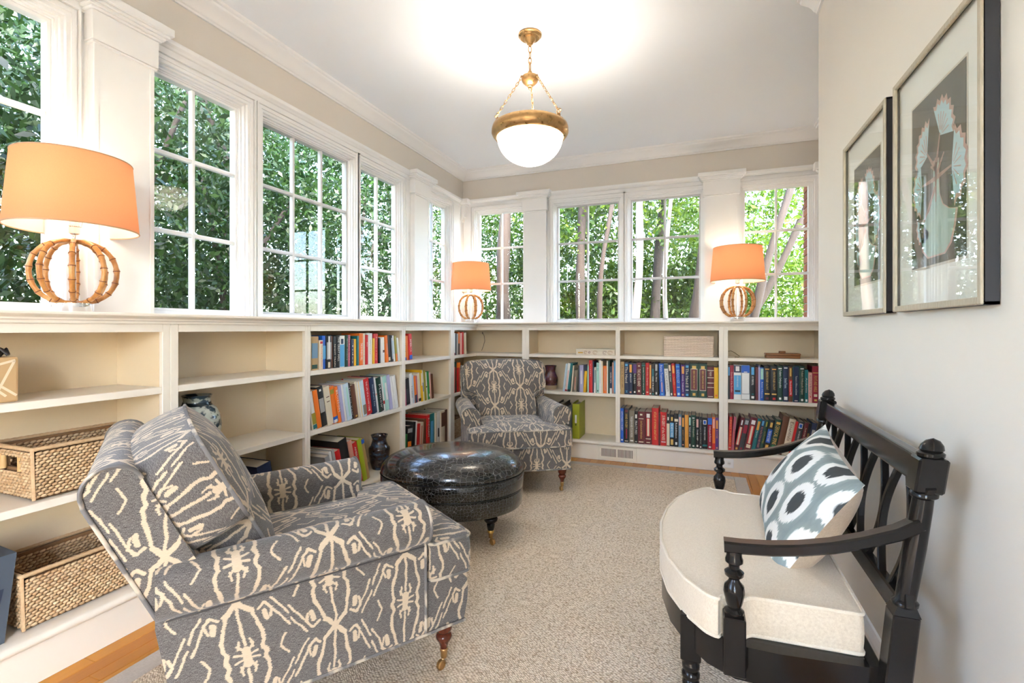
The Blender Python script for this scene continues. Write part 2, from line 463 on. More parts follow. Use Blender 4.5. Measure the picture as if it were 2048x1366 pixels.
# --- walls with window openings
GZ0, GZ1 = 1.215, 2.265
OPN = 0.036
LEFT = [  # number, glass start, glass end, columns, opening kind
    (1, 0.640, 1.097, 2, 0), (2, 1.444, 1.892, 2, 0), (3, 2.060, 2.760, 3, 1), (4, 2.880, 3.343, 2, 0), (5, 3.710, 4.158, 2, 0),
    (10, 0.045, 0.500, 2, 0), (11, -0.95, -0.32, 2, 0), (12, -1.75, -1.12, 2, 0)]  # unseen windows continuing the row, added for more daylight
BACK = [(6, -2.064, -1.600, 2, 0), (7, -1.246, -0.692, 2, 1), (8, -0.563, -0.003, 2, 1), (9, 0.355, 0.813, 2, 0)]
def wall_with_holes(mk, a0, a1, holes):
    mb = MB(); z0, z1 = GZ0-OPN, GZ1+OPN
    mk(mb, a0, a1, -0.12, z0); mk(mb, a0, a1, z1, ZC)
    cur = a0
    for h0, h1 in sorted(holes):
        mk(mb, cur, h0, z0, z1); cur = h1
    mk(mb, cur, a1, z0, z1)
    return mb
wl_ = wall_with_holes(lambda m, a, b, z0, z1: m.box(XW-0.078, XW, a, b, z0, z1), YB, YW+0.078, [(w[1]-OPN, w[2]+OPN) for w in LEFT])
struct('wall_left', wl_, M_WALL, 'beige left wall with its long row of windows', 'wall')
wb_ = wall_with_holes(lambda m, a, b, z0, z1: m.box(a, b, YW, YW+0.078, z0, z1), XW, XN+0.14, [(w[1]-OPN, w[2]+OPN) for w in BACK])
struct('wall_back', wb_, M_WALL, 'beige back wall with four windows above bookcase', 'wall')
RW0, RW1, RZ0, RZ1 = -2.34, -1.42, 0.08, 2.54       # unseen glazed opening added in the right wall for daylight fill
mb = MB().box(XR, XR+0.30, RW1, YR, -0.01, ZC).box(XR, XR+0.30, YB-0.14, RW0, -0.01, ZC).box(XR, XR+0.30, RW0, RW1, -0.01, RZ0).box(XR, XR+0.30, RW0, RW1, RZ1, ZC)
struct('wall_right', mb, M_WALLR, 'plain grey-beige right wall carrying the framed pictures', 'wall')
struct('wall_niche', MB().box(XN, XN+0.14, YR-0.2, YW, -0.01, ZC), M_WALL, 'short beige return wall past the end of the right wall', 'wall')
struct('wall_niche_side', MB().box(XR+0.30, XN, YR-0.12, YR, -0.01, ZC), M_WALLR, 'narrow wall end turning into the niche by the bookcase', 'wall')
DX0, DX1 = -0.03, 0.48  # unseen door added behind the viewer to let in soft fill daylight
struct('wall_rear', MB().box(XW, DX0, YB-0.14, YB, -0.01, ZC).box(DX1, XR, YB-0.14, YB, -0.01, ZC).box(DX0, DX1, YB-0.14, YB, RZ1, ZC), M_WALLR, 'plain wall closing the room behind the viewer', 'wall')
dr = thing('fill_door', 'added glazed door for fill daylight in the wall behind the viewer', 'door', (0, YB, 0), 0, None, 'structure')
obj('door_frame', MB().box(DX0, DX0+.045, -.10, -.05, 0, RZ1).box(DX1-.045, DX1, -.10, -.05, 0, RZ1).box(DX0+.045, DX1-.045, -.10, -.05, RZ1-.045, RZ1).box(DX0+.045, DX1-.045, -.10, -.05, 0, .12), M_TRIM, dr)
obj('pane', MB().box(DX0+.045, DX1-.045, -.077, -.073, .12, RZ1-.045), M_GLASS, dr)
obj('door_handle', MB().tube([(DX0+.02, -.045, 1.0), (DX0+.02, -.02, 1.0), (DX0+.11, -.02, 1.0)], .008, 8), M_BRASS, dr, 60)
wr = thing('window_13', 'added glazed opening for fill daylight in right wall behind the viewer', 'window', (XR, 0, 0), 0, None, 'structure')
fr_ = MB().box(.15, .21, RW0, RW0+.05, RZ0, RZ1).box(.15, .21, RW1-.05, RW1, RZ0, RZ1).box(.15, .21, RW0+.05, RW1-.05, RZ0, RZ0+.05).box(.15, .21, RW0+.05, RW1-.05, RZ1-.05, RZ1)
obj('frame', fr_, M_TRIM, wr)
for k in range(2):
    xa = RW0+.05+k*(RW1-RW0-.1)/2; xb = RW0+.05+(k+1)*(RW1-RW0-.1)/2
    if k: obj('mullion', MB().box(.15, .21, xa-.02, xa+.02, RZ0+.05, RZ1-.05), M_TRIM, wr)
    obj('pane', MB().box(.178, .182, xa+.021, xb-.021, RZ0+.05, RZ1-.05), M_GLASS, wr)

# --- windows
def wmap(side):
    if side == 'L': return lambda m, a0, a1, w0, w1, z0, z1, r=0: (m.bbox(XW+w0, XW+w1, a0, a1, z0, z1, r, 1) if r else m.box(XW+w0, XW+w1, a0, a1, z0, z1))
    return lambda m, a0, a1, w0, w1, z0, z1, r=0: (m.bbox(a0, a1, YW-w1, YW-w0, z0, z1, r, 1) if r else m.box(a0, a1, YW-w1, YW-w0, z0, z1))
ROWZ = [(1.215, 1.557), (1.577, 1.912), (1.932, 2.265)]
WDESC = {1: 'leftmost window behind the nearest lamp', 2: 'two-column window right of the first white pilaster', 3: 'three-column casement window in middle of left wall',
         4: 'two-column window left of the second left-wall pilaster', 5: 'narrow window on left wall next to room corner', 6: 'window on back wall beside the corner lamp',
         7: 'left casement of the pair on the back wall', 8: 'right casement of the pair on the back wall', 9: 'rightmost back window with brick pier outside',
         10: 'first added window of left wall, beside the viewer', 11: 'second added window of left wall, behind the viewer', 12: 'last added window of left wall, far behind the viewer'}
M_SASH = painted('sash_grey_white', (0.62, 0.61, 0.61), 0.35, 0.01, 0.02, 40)
def build_window(no, g0, g1, cols, casement, side):
    bx = wmap(side)
    w = thing('window_%d' % no, WDESC[no], 'window', (0, 0, 0), 0, None, 'structure')
    o0, o1, z0, z1 = g0-OPN, g1+OPN, GZ0-OPN, GZ1+OPN
    # stepped jamb lining: nested frames, each set farther back
    def frame(mb, i0, i1, w0, w1, bottom=True):
        """rectangular frame between inset i0 and inset i1 from the opening's edge (negative = outside it)"""
        bx(mb, o0+i0, o0+i1, w0, w1, z0+(i0 if i0 > 0 else 0), z1-i0); bx(mb, o1-i1, o1-i0, w0, w1, z0+(i0 if i0 > 0 else 0), z1-i0)
        bx(mb, o0+i1, o1-i1, w0, w1, z1-i1, z1-i0)
        if bottom: bx(mb, o0+i1, o1-i1, w0, w1, z0+i0, z0+i1)
    mb = MB()
    frame(mb, 0.0003, 0.010, -0.078, 0.003); frame(mb, 0.010, 0.018, -0.076, -0.014); frame(mb, 0.018, 0.0235, -0.074, -0.024)
    obj('jamb', mb, M_TRIM, w)
    # casing on the room side
    mb = MB(); cw = 0.042
    frame(mb, -0.014, 0.0002, 0, 0.020, False); frame(mb, -0.030, -0.014, 0, 0.026, False); frame(mb, -0.036, -0.030, 0, 0.020, False); frame(mb, -cw, -0.036, 0, 0.032, False)
    obj('casing', mb, M_TRIM, w)
    # sash
    mb = MB(); sm = M_SASH if casement else M_TRIM
    s_ = 0.012 if not casement else 0.016
    for a0, a1, b0, b1 in ((g0-s_, g0, GZ0-s_, GZ1+s_), (g1, g1+s_, GZ0-s_, GZ1+s_), (g0, g1, GZ0-s_, GZ0), (g0, g1, GZ1, GZ1+s_)):
        bx(mb, a0, a1, -0.066, -0.028, b0, b1)
    obj('sash', mb, sm, w)
    cwid = (g1-g0)/cols
    for c in range(1, cols):
        a = g0 + c*cwid
        obj('muntin', bx(MB(), a-.0085, a+.0085, -.058, -.030, GZ0, GZ1, 0.003), sm, w)
    for (za, zb) in ((1.557, 1.577), (1.912, 1.932)):
        obj('muntin', bx(MB(), g0, g1, -.057, -.031, za, zb, 0.003), sm, w)
    for c in range(cols):
        for (za, zb) in ROWZ:
            pa = g0 + c*cwid + (.009 if c else 0); pb = g0 + (c+1)*cwid - (.009 if c < cols-1 else 0)
            obj('pane', bx(MB(), pa, pb, -.046, -.043, za, zb), M_GLASS, w)
    if casement:   # crank operator on the sill and a latch on the sash
        ca = g1 - 0.16 if side == 'L' else (g0 + 0.16 if no == 7 else g1 - 0.20)
        ck = obj('crank_operator', bx(MB(), ca-.045, ca+.045, -.030, .012, GZ0-.034, GZ0-.016, 0.005), M_TRIM, w)
        obj('crank_handle', bx(MB(), ca-.055, ca+.012, .006, .016, GZ0-.018, GZ0-.008, 0.003), M_TRIM, ck)
        mid = (g0+g1)/2
        obj('sash_catch', bx(MB(), mid-.020, mid+.020, -.028, -.018, GZ0-.013, GZ0-.005, .002), plain((.25, .25, .25), .4, .6, 'catch_metal'), w)
    return w
for wdw in LEFT: build_window(*wdw, 'L')
for wdw in BACK: build_window(*wdw, 'B')

# --- white boarding between windows, header frieze and cap
def trim(n, mb, label, mat=M_TRIM, smooth=None): return struct('trim_%d' % n, mb, mat, label, 'trim', smooth)
CW = 0.042
def gaps(wins, lo, hi):
    cur = lo; out = []
    for w in sorted(wins, key=lambda q: q[1]):
        a = w[1]-OPN-CW
        if a - cur > 0.004: out.append((cur, a))
        cur = w[2]+OPN+CW
    if hi - cur > 0.004: out.append((cur, hi))
    return out
bl, bb = wmap('L'), wmap('B')
mb = MB()
for a, b in gaps(LEFT, YB, YW): bl(mb, a, b, 0, 0.012, 1.17, 2.345)
trim(1, mb, 'white boarding between the windows of the left wall')
mb = MB()
for a, b in gaps(BACK, XW, XN): bb(mb, a, b, 0, 0.012, 1.17, 2.345)
trim(2, mb, 'white boarding between the windows of the back wall')
path3 = [(XW, YB), (XW, YW), (XN, YW)]
head = [(0, 2.343), (0.018, 2.343), (0.018, 2.372), (0.024, 2.376), (0.030, 2.384), (0.040, 2.392), (0.042, 2.410), (0, 2.410)]
trim(3, MB().sweep(path3, head), 'white moulded cap running above all the windows')
crown = [(0, 2.612), (0.010, 2.612), (0.012, 2.622), (0.020, 2.626), (0.028, 2.640), (0.042, 2.654), (0.060, 2.664), (0.074, 2.672), (0.078, 2.682), (0.088, 2.686), (0.090, ZC), (0, ZC)]
trim(4, MB().sweep([(XW, YB), (XW, YW), (XN, YW), (XN, YR)], crown), 'white crown moulding along left and back walls', smooth=25)
trim(5, MB().sweep([(XR, YR), (XR, YB)], crown), 'white crown moulding along top of right wall', smooth=25)
struct('baseboard_right', MB().sweep([(XR, YR), (XR, RW1)], [(0, 0), (0.016, 0), (0.016, 0.125), (0.011, 0.140), (0.006, 0.152), (0, 0.155)]), M_TRIM, 'tall white baseboard along foot of right wall', 'baseboard')

# --- pilasters
def pilaster(n, a0, a1, side, label):
    bx = wmap(side)
    t = thing('trim_%d' % n, label, 'trim', (0, 0, 0), 0, None, 'structure')
    mb = MB(); bx(mb, a0, a1, 0.010, 0.050, 1.172, 2.232)
    e = 0.016
    bx(mb, a0, a0+e, 0.050, 0.054, 1.172, 2.232); bx(mb, a1-e, a1, 0.050, 0.054, 1.172, 2.232)
    obj('shaft', mb, M_TRIM, t)
    mb = MB(); bx(mb, a0-.008, a1+.008, 0.010, 0.062, 2.228, 2.236); bx(mb, a0-.012, a1+.012, .010, .066, 2.238, 2.352, .002)
    obj('capital', mb, M_TRIM, t)
    mb = MB()
    for e, pr, z0, z1 in ((.020, .074, 2.352, 2.362), (.030, .084, 2.362, 2.374), (.042, .094, 2.374, 2.386), (.052, .108, 2.386, 2.418)):
        bx(mb, a0-e, a1+e, .010, pr, z0, z1, .002)
    obj('cap', mb, M_TRIM, t)
pilaster(6, 1.205, 1.430, 'L', 'wide white pilaster beside the nearest lamp')
pilaster(7, 3.500, 3.735, 'L', 'white pilaster on left wall next to corner window')
pilaster(8, -1.575, -1.348, 'B', 'white pilaster on back wall right of corner lamp')
pilaster(9, 0.040, 0.302, 'B', 'white pilaster behind the right-hand lamp')
def bracket(n, x, y, d, label):
    t = thing('trim_%d' % n, label, 'trim', (x, y, 0), 0, None, 'structure')
    prof = [(0, 2.195), (.012, 2.200), (.020, 2.215), (.022, 2.235), (.034, 2.240), (.040, 2.300), (.050, 2.345), (.062, 2.352), (.066, 2.362), (0, 2.362)]
    mb = MB().prism([(p[0]*d[0]*1.0, p[1]) for p in prof], 0, d[1]*0.055, 'y')
    obj('corbel', mb, M_TRIM, t)
    a, b = sorted((0, d[0]*.085)); c, e = sorted((0, d[1]*.085))
    obj('abacus', MB().bbox(a, b, c, e, 2.362, 2.414, .004, 1), M_TRIM, t)
bracket(10, XW+.012, YW-.012, (1, -1), 'small white corbel in the corner of the window walls')
bracket(11, XN, YW-.012, (-1, -1), 'small white corbel at right end of back wall')

# ================================================================ BUILT-IN BOOKCASES
LST = [(-0.72, -0.66), (0.27, 0.31), (1.310, 1.373), (2.052, 2.091), (2.964, 3.008), (3.691, 3.759)]      # stiles of the left run (y)
BST = [(-1.503, -1.436), (-0.663, -0.626), (0.144, 0.209), (0.848, XN)]                                # stiles of the back run (x)
NOSE = [(-0.02, Z_DECK-.030), (0.014, Z_DECK-.030), (0.023, Z_DECK-.024), (0.026, Z_DECK-.015), (0.023, Z_DECK-.006), (0.014, Z_DECK), (-0.02, Z_DECK)]
FR = 0.020    # face-frame thickness
def bay(name, label, side, p0, p1, last=False, first=False):
    """one bay between stile p0 and stile p1 (each a (start, end) pair)"""
    t = thing('bookcase', label, 'bookcase', (0, 0, 0), 0, 'built-in bookcase bays')
    if side == 'L': bx = lambda m, a0, a1, d0, d1, z0, z1, r=0: (m.bbox(XF-d1, XF-d0, a0, a1, z0, z1, r, 1) if r else m.box(XF-d1, XF-d0, a0, a1, z0, z1))
    else: bx = lambda m, a0, a1, d0, d1, z0, z1, r=0: (m.bbox(a0, a1, YF+d0, YF+d1, z0, z1, r, 1) if r else m.box(a0, a1, YF+d0, YF+d1, z0, z1))
    D = XF - XW; a0, a1 = p0[1], p1[0]
    c0, c1 = (p0[0]+p0[1])/2, (p1[0]+p1[1])/2
    s0 = p0[0] if first else c0; s1 = p1[1] if last else c1
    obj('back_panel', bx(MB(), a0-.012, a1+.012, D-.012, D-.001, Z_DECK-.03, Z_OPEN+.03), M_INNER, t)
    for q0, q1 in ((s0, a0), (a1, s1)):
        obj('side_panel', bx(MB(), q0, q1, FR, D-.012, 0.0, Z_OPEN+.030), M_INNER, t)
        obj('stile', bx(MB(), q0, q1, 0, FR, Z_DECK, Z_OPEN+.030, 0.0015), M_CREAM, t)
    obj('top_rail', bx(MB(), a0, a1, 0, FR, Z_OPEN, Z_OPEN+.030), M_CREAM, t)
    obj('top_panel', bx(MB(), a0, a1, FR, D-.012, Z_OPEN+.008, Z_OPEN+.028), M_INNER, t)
    for z in (Z_S1, Z_S2):
        obj('shelf', bx(MB(), a0, a1, 0.002, D-.012, z-SH_T, z, 0.0015), M_CREAM, t)
    obj('deck', bx(MB(), s0, s1, FR, D-.012, Z_DECK-.030, Z_DECK), M_CREAM, t)
    pth = [(XF, s0), (XF, s1)] if side == 'L' else [(s0, YF), (s1, YF)]
    obj('deck_nosing', MB().sweep(pth, NOSE), M_CREAM, t, 50)
    obj('plinth', bx(MB(), s0, s1, 0, 0.018, 0.0, Z_DECK-.030), M_CREAM, t)
    return t
LB = [bay('b', lab, 'L', LST[i], LST[i+1], False, i == 0) for i, lab in enumerate(
    ('cream bookcase bay at the viewer\'s left side', 'cream bookcase bay holding the two big wicker baskets', 'cream bookcase bay behind near armchair, holding the blue-and-white jar',
     'widest cream bookcase bay on left wall, full of paperbacks', 'narrow cream bookcase bay next to the corner, books leaning right'))]
BB = [bay('b', lab, 'B', BST[i], BST[i+1], i == 2) for i, lab in enumerate(
    ('cream bookcase bay behind far armchair, with green file box', 'middle cream bay of back bookcase, with rope basket', 'right-hand cream bay of back bookcase, with wooden box'))]
# corner bay
t = thing('bookcase', 'L-shaped cream corner bookcase bay behind the far armchair', 'bookcase', (0, 0, 0), 0, 'built-in bookcase bays')
ya, xb = LST[5][1], BST[0][0]; yc, xc = (LST[5][0]+LST[5][1])/2, (BST[0][0]+BST[0][1])/2
Lp = [(XW+.013, ya), (XF-.002, ya), (XF-.002, YF+.002), (xb, YF+.002), (xb, YW-.013), (XW+.013, YW-.013)]
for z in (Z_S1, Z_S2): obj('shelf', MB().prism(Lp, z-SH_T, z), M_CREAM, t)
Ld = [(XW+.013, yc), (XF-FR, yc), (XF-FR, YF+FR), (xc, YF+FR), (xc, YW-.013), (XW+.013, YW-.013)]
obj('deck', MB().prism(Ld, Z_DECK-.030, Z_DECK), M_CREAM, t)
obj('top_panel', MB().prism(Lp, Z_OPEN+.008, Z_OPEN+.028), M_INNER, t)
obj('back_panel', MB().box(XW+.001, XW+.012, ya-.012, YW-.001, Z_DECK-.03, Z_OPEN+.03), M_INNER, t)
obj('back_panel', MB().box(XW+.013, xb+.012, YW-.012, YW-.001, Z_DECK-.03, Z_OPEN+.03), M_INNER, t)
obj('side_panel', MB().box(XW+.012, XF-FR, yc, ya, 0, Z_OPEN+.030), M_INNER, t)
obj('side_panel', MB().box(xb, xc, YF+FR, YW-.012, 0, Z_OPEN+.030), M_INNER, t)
obj('stile', MB().bbox(XF-FR, XF, yc, ya, Z_DECK, Z_OPEN+.030, .0015, 1), M_CREAM, t)
obj('stile', MB().bbox(xb, xc, YF, YF+FR, Z_DECK, Z_OPEN+.030, .0015, 1), M_CREAM, t)
crn = [(XF, ya), (XF, YF), (xb, YF)]
obj('top_rail', MB().sweep(crn, [(0, Z_OPEN), (0, Z_OPEN+.030), (-FR, Z_OPEN+.030), (-FR, Z_OPEN)]), M_CREAM, t)
crd = [(XF, yc), (XF, YF), (xc, YF)]
obj('deck_nosing', MB().sweep(crd, NOSE), M_CREAM, t, 50)
obj('plinth', MB().sweep(crd, [(0, 0), (0, Z_DECK-.030), (-.018, Z_DECK-.030), (-.018, 0)]), M_CREAM, t)
# moulded ledge on top of all of them
D = XF - XW
ledge = [(0.012, Z_OPEN+.030), (D+.001, Z_OPEN+.030), (D+.010, Z_OPEN+.031), (D+.012, Z_OPEN+.040), (D+.018, Z_OPEN+.043), (D+.020, Z_OPEN+.049), (D+.028, Z_OPEN+.053),
         (D+.036, Z_OPEN+.056), (D+.041, Z_OPEN+.060), (D+.041, Z_TOP-.004), (D+.037, Z_TOP), (0.012, Z_TOP)]
lg = obj('bookcase_ledge', MB().sweep([(XW, -0.72), (XW, YW), (XN, YW)], ledge), M_CREAM, None, 35)
tag(lg, 'long cream moulded ledge topping both bookcases below the windows', 'ledge')

# --- floor register, outlets in the plinths
def register(x0, x1, z0, z1):
    t = thing('floor_register', 'slotted metal air register set in back bookcase plinth', 'air vent', ((x0+x1)/2, YF, 0))
    w = (x1-x0)/2; mt = M_CREAM
    obj('plate', MB().bbox(-w, w, -.004, 0, z0, z1, .002, 1), mt, t)
    dk = plain((0.09, 0.065, 0.045), 0.8, 0, 'register_void')
    for k in range(22):
        x = -w + .028 + (k + (1 if k > 10 else 0)) * (2*w-.056)/23.0
        obj('slot', MB().box(x, x+.0058, -.0052, -.004, z0+.026, z1-.022), dk, t)
    obj('lever', MB().bbox(-w+.012, -w+.017, -.012, -.004, z0+.035, z0+.060, .001, 1), mt, t)
register(-0.808, -0.488, 0.010, 0.124)
def outlet(loc, rz, label):
    t = thing('wall_outlet', label, 'outlet', loc, rz)
    obj('plate', MB().bbox(-.057, .057, -.005, 0, -.035, .035, .003, 1), M_TRIM, t)
    for s in (-1, 1):
        soc = obj('socket', MB().lathe([(0, 0), (.015, 0), (.015, .002), (0, .002)], 16, M=Matrix.Translation((s*.024, -.005, 0)) @ Matrix.Rotation(math.pi/2, 4, 'X')), plain((.8, .78, .75), .4, 0, 'outlet_plastic'), t, 40)
        obj('slot', MB().box(s*.024-.006, s*.024-.0035, -.0078, -.0070, -.004, .005).box(s*.024+.0035, s*.024+.006, -.0078, -.0070, -.004, .005), plain((.05, .05, .05), .6, 0, 'slot_dark'), soc)
outlet((0.193, YF, 0.068), 0, 'white electrical outlet in back plinth near bench arm')
outlet((XF, 1.352, 0.068), math.pi/2, 'white electrical outlet in left plinth behind near armchair')

# ================================================================ RUG
rx0, rx1, ry0, ry1 = -1.752, 0.325, -1.6, 4.055
rug = thing('woven_rug', 'large tan sisal rug with pale cotton border covering the floor', 'rug', (0, 0, 0))
bw = 0.085
obj('weave', MB().bbox(rx0+bw, rx1-bw, ry0+bw, ry1-bw, 0.0005, 0.012, .003, 1), M_RUG, rug)
mb = MB()
mb.bbox(rx0, rx0+bw, ry0, ry1, 0.0005, .009, .002, 1).bbox(rx1-bw, rx1, ry0, ry1, 0.0005, .009, .002, 1).bbox(rx0+bw, rx1-bw, ry0, ry0+bw, 0.0005, .009, .002, 1).bbox(rx0+bw, rx1-bw, ry1-bw, ry1, 0.0005, .009, .002, 1)
obj('border', mb, M_RUGB, rug)
RUG_Z = 0.012
# ================================================================ UPHOLSTERY HELPERS
def round_poly(pts, r, seg=4):
    out = []; n = len(pts)
    rr = r if isinstance(r, (list, tuple)) else [r]*n
    for i in range(n):
        p = Vector(pts[i]); a = Vector(pts[i-1]); b = Vector(pts[(i+1) % n])
        d1 = (a-p); d2 = (b-p); q = min(rr[i], d1.length*0.49, d2.length*0.49)
        if q < 1e-5: out.append(tuple(p)); continue
        d1.normalize(); d2.normalize()
        s, e = p+d1*q, p+d2*q
        for k in range(seg+1):
            t = k/seg
            out.append(tuple(s*(1-t)**2 + p*2*t*(1-t) + e*t*t))
    return out
def cushion(mb, outline, T, crown=0.02, M=None, uo=(0, 0), centre=None, belly=0.0, sub=1):
    """boxed cushion: outline in xy, border height T, domed on both faces"""
    P = [Vector(p) for p in outline]; n = len(P)
    c = Vector(centre) if centre else sum(P, Vector((0, 0)))/n
    per = [0.0]
    for i in range(n): per.append(per[-1] + (P[(i+1) % n]-P[i]).length)
    zs = [0, T*.25, T*.5, T*.75, T]
    vs_, fs, uv = [], [], []
    for z in zs:
        b = belly*math.sin(math.pi*z/T)
        for p in P:
            d = (p-c); k = 1 + b/max(d.length, 1e-4)
            vs_.append((c.x+d.x*k, c.y+d.y*k, z))
    for j in range(len(zs)-1):
        for i in range(n):
            i2 = (i+1) % n
            fs.append((j*n+i, j*n+i2, (j+1)*n+i2, (j+1)*n+i))
            uv.append([(per[i], zs[j]), (per[i+1], zs[j]), (per[i+1], zs[j+1]), (per[i], zs[j+1])])
    S = [0.985, 0.95, 0.88, 0.76, 0.6, 0.4, 0.2]
    for sgn in (1, -1):
        base = (len(zs)-1)*n if sgn == 1 else 0
        prev = base
        for s in S:
            o = len(vs_)
            h = crown*(1-s**2.6) if sgn == 1 else crown*0.5*(1-s**2.6)
            for p in P:
                q = c + (p-c)*s
                vs_.append((q.x, q.y, (T if sgn == 1 else 0) + sgn*h))
            for i in range(n):
                i2 = (i+1) % n
                f = (prev+i, prev+i2, o+i2, o+i) if sgn == 1 else (prev+i2, prev+i, o+i, o+i2)
                fs.append(f); uv.append([(vs_[q][0]+uo[0], vs_[q][1]+uo[1]) for q in f])
            prev = o
        o = len(vs_); vs_.append((c.x, c.y, (T if sgn == 1 else 0)+sgn*crown*(1 if sgn == 1 else .5)))
        for i in range(n):
            i2 = (i+1) % n
            f = (prev+i, prev+i2, o) if sgn == 1 else (prev+i2, prev+i, o)
            fs.append(f); uv.append([(vs_[q][0]+uo[0], vs_[q][1]+uo[1]) for q in f])
    return mb.add(vs_, fs, uv, M)
def extrude_uv(mb, prof, a0, a1, mp, n=1, v0=0.0, u0=0.0, ends=True, capu=None):
    """closed profile swept straight from a0 to a1; uv = (along, around); caps take the profile as uv"""
    m = len(prof); per = [v0]
    for i in range(m): per.append(per[-1] + math.dist(prof[i], prof[(i+1) % m]))
    vs_, fs, uv = [], [], []
    for j in range(n+1):
        a = a0+(a1-a0)*j/n
        for p in prof: vs_.append(mp(a, p))
    for j in range(n):
        ua, ub = a0+(a1-a0)*j/n+u0, a0+(a1-a0)*(j+1)/n+u0
        for i in range(m):
            i2 = (i+1) % m
            fs.append((j*m+i, j*m+i2, (j+1)*m+i2, (j+1)*m+i)); uv.append([(ua, per[i]), (ua, per[i+1]), (ub, per[i+1]), (ub, per[i])])
    if ends:
        for base in (0, n*m):
            c = (sum(p[0] for p in prof)/m, sum(p[1] for p in prof)/m)
            fs.append(tuple(base+i for i in range(m))); uv.append([(p[0], p[1]) for p in prof])
    return mb.add(vs_, fs, uv)
def bar(mb, pts, w, h, side=(0, 1, 0)):
    """rectangular bar along a path; side is the fixed direction of its width"""
    S = Vector(side).normalized(); P = [Vector(p) for p in pts]; vs_, fs = [], []; m = len(P)
    for i in range(m):
        t = (P[min(i+1, m-1)]-P[max(i-1, 0)]).normalized(); u = t.cross(S).normalized()
        c = 0.16*min(w, h)
        for a, b in ((-w/2+c, -h/2), (w/2-c, -h/2), (w/2, -h/2+c), (w/2, h/2-c), (w/2-c, h/2), (-w/2+c, h/2), (-w/2, h/2-c), (-w/2, -h/2+c)):
            vs_.append(tuple(P[i]+S*a+u*b))
    for i in range(m-1):
        for k in range(8):
            k2 = (k+1) % 8; fs.append((i*8+k, i*8+k2, (i+1)*8+k2, (i+1)*8+k))
    fs.append(tuple(range(8))); fs.append(tuple((m-1)*8+k for k in range(8)))
    return mb.add(vs_, fs)
def arc(c, r, a0, a1, n): return [(c[0]+r*math.cos(a0+(a1-a0)*k/n), c[1]+r*math.sin(a0+(a1-a0)*k/n)) for k in range(n+1)]

def caster(parent, x, y, ang=0.6):
    cu = obj('caster', MB().lathe([(.0085, .034), (.0105, .036), (.0125, .058), (.0135, .060), (.0135, .064), (.012, .066)], 14, (x, y, 0)), M_BRASS, parent, 40)
    M = Matrix.Translation((x+.012*math.cos(ang), y+.012*math.sin(ang), .0165)) @ Matrix.Rotation(ang, 4, 'Z') @ Matrix.Rotation(math.pi/2, 4, 'X')
    obj('wheel', MB().lathe([(0, -.008), (.013, -.008), (.0165, -.005), (.0165, .005), (.013, .008), (0, .008)], 16, M=M), M_BRASS, cu, 40)
    obj('fork', MB().tube([(x, y, .038), (x+.006*math.cos(ang), y+.006*math.sin(ang), .030), (x+.012*math.cos(ang), y+.012*math.sin(ang), .017)], .006, 6), M_BRASS, cu, 60)

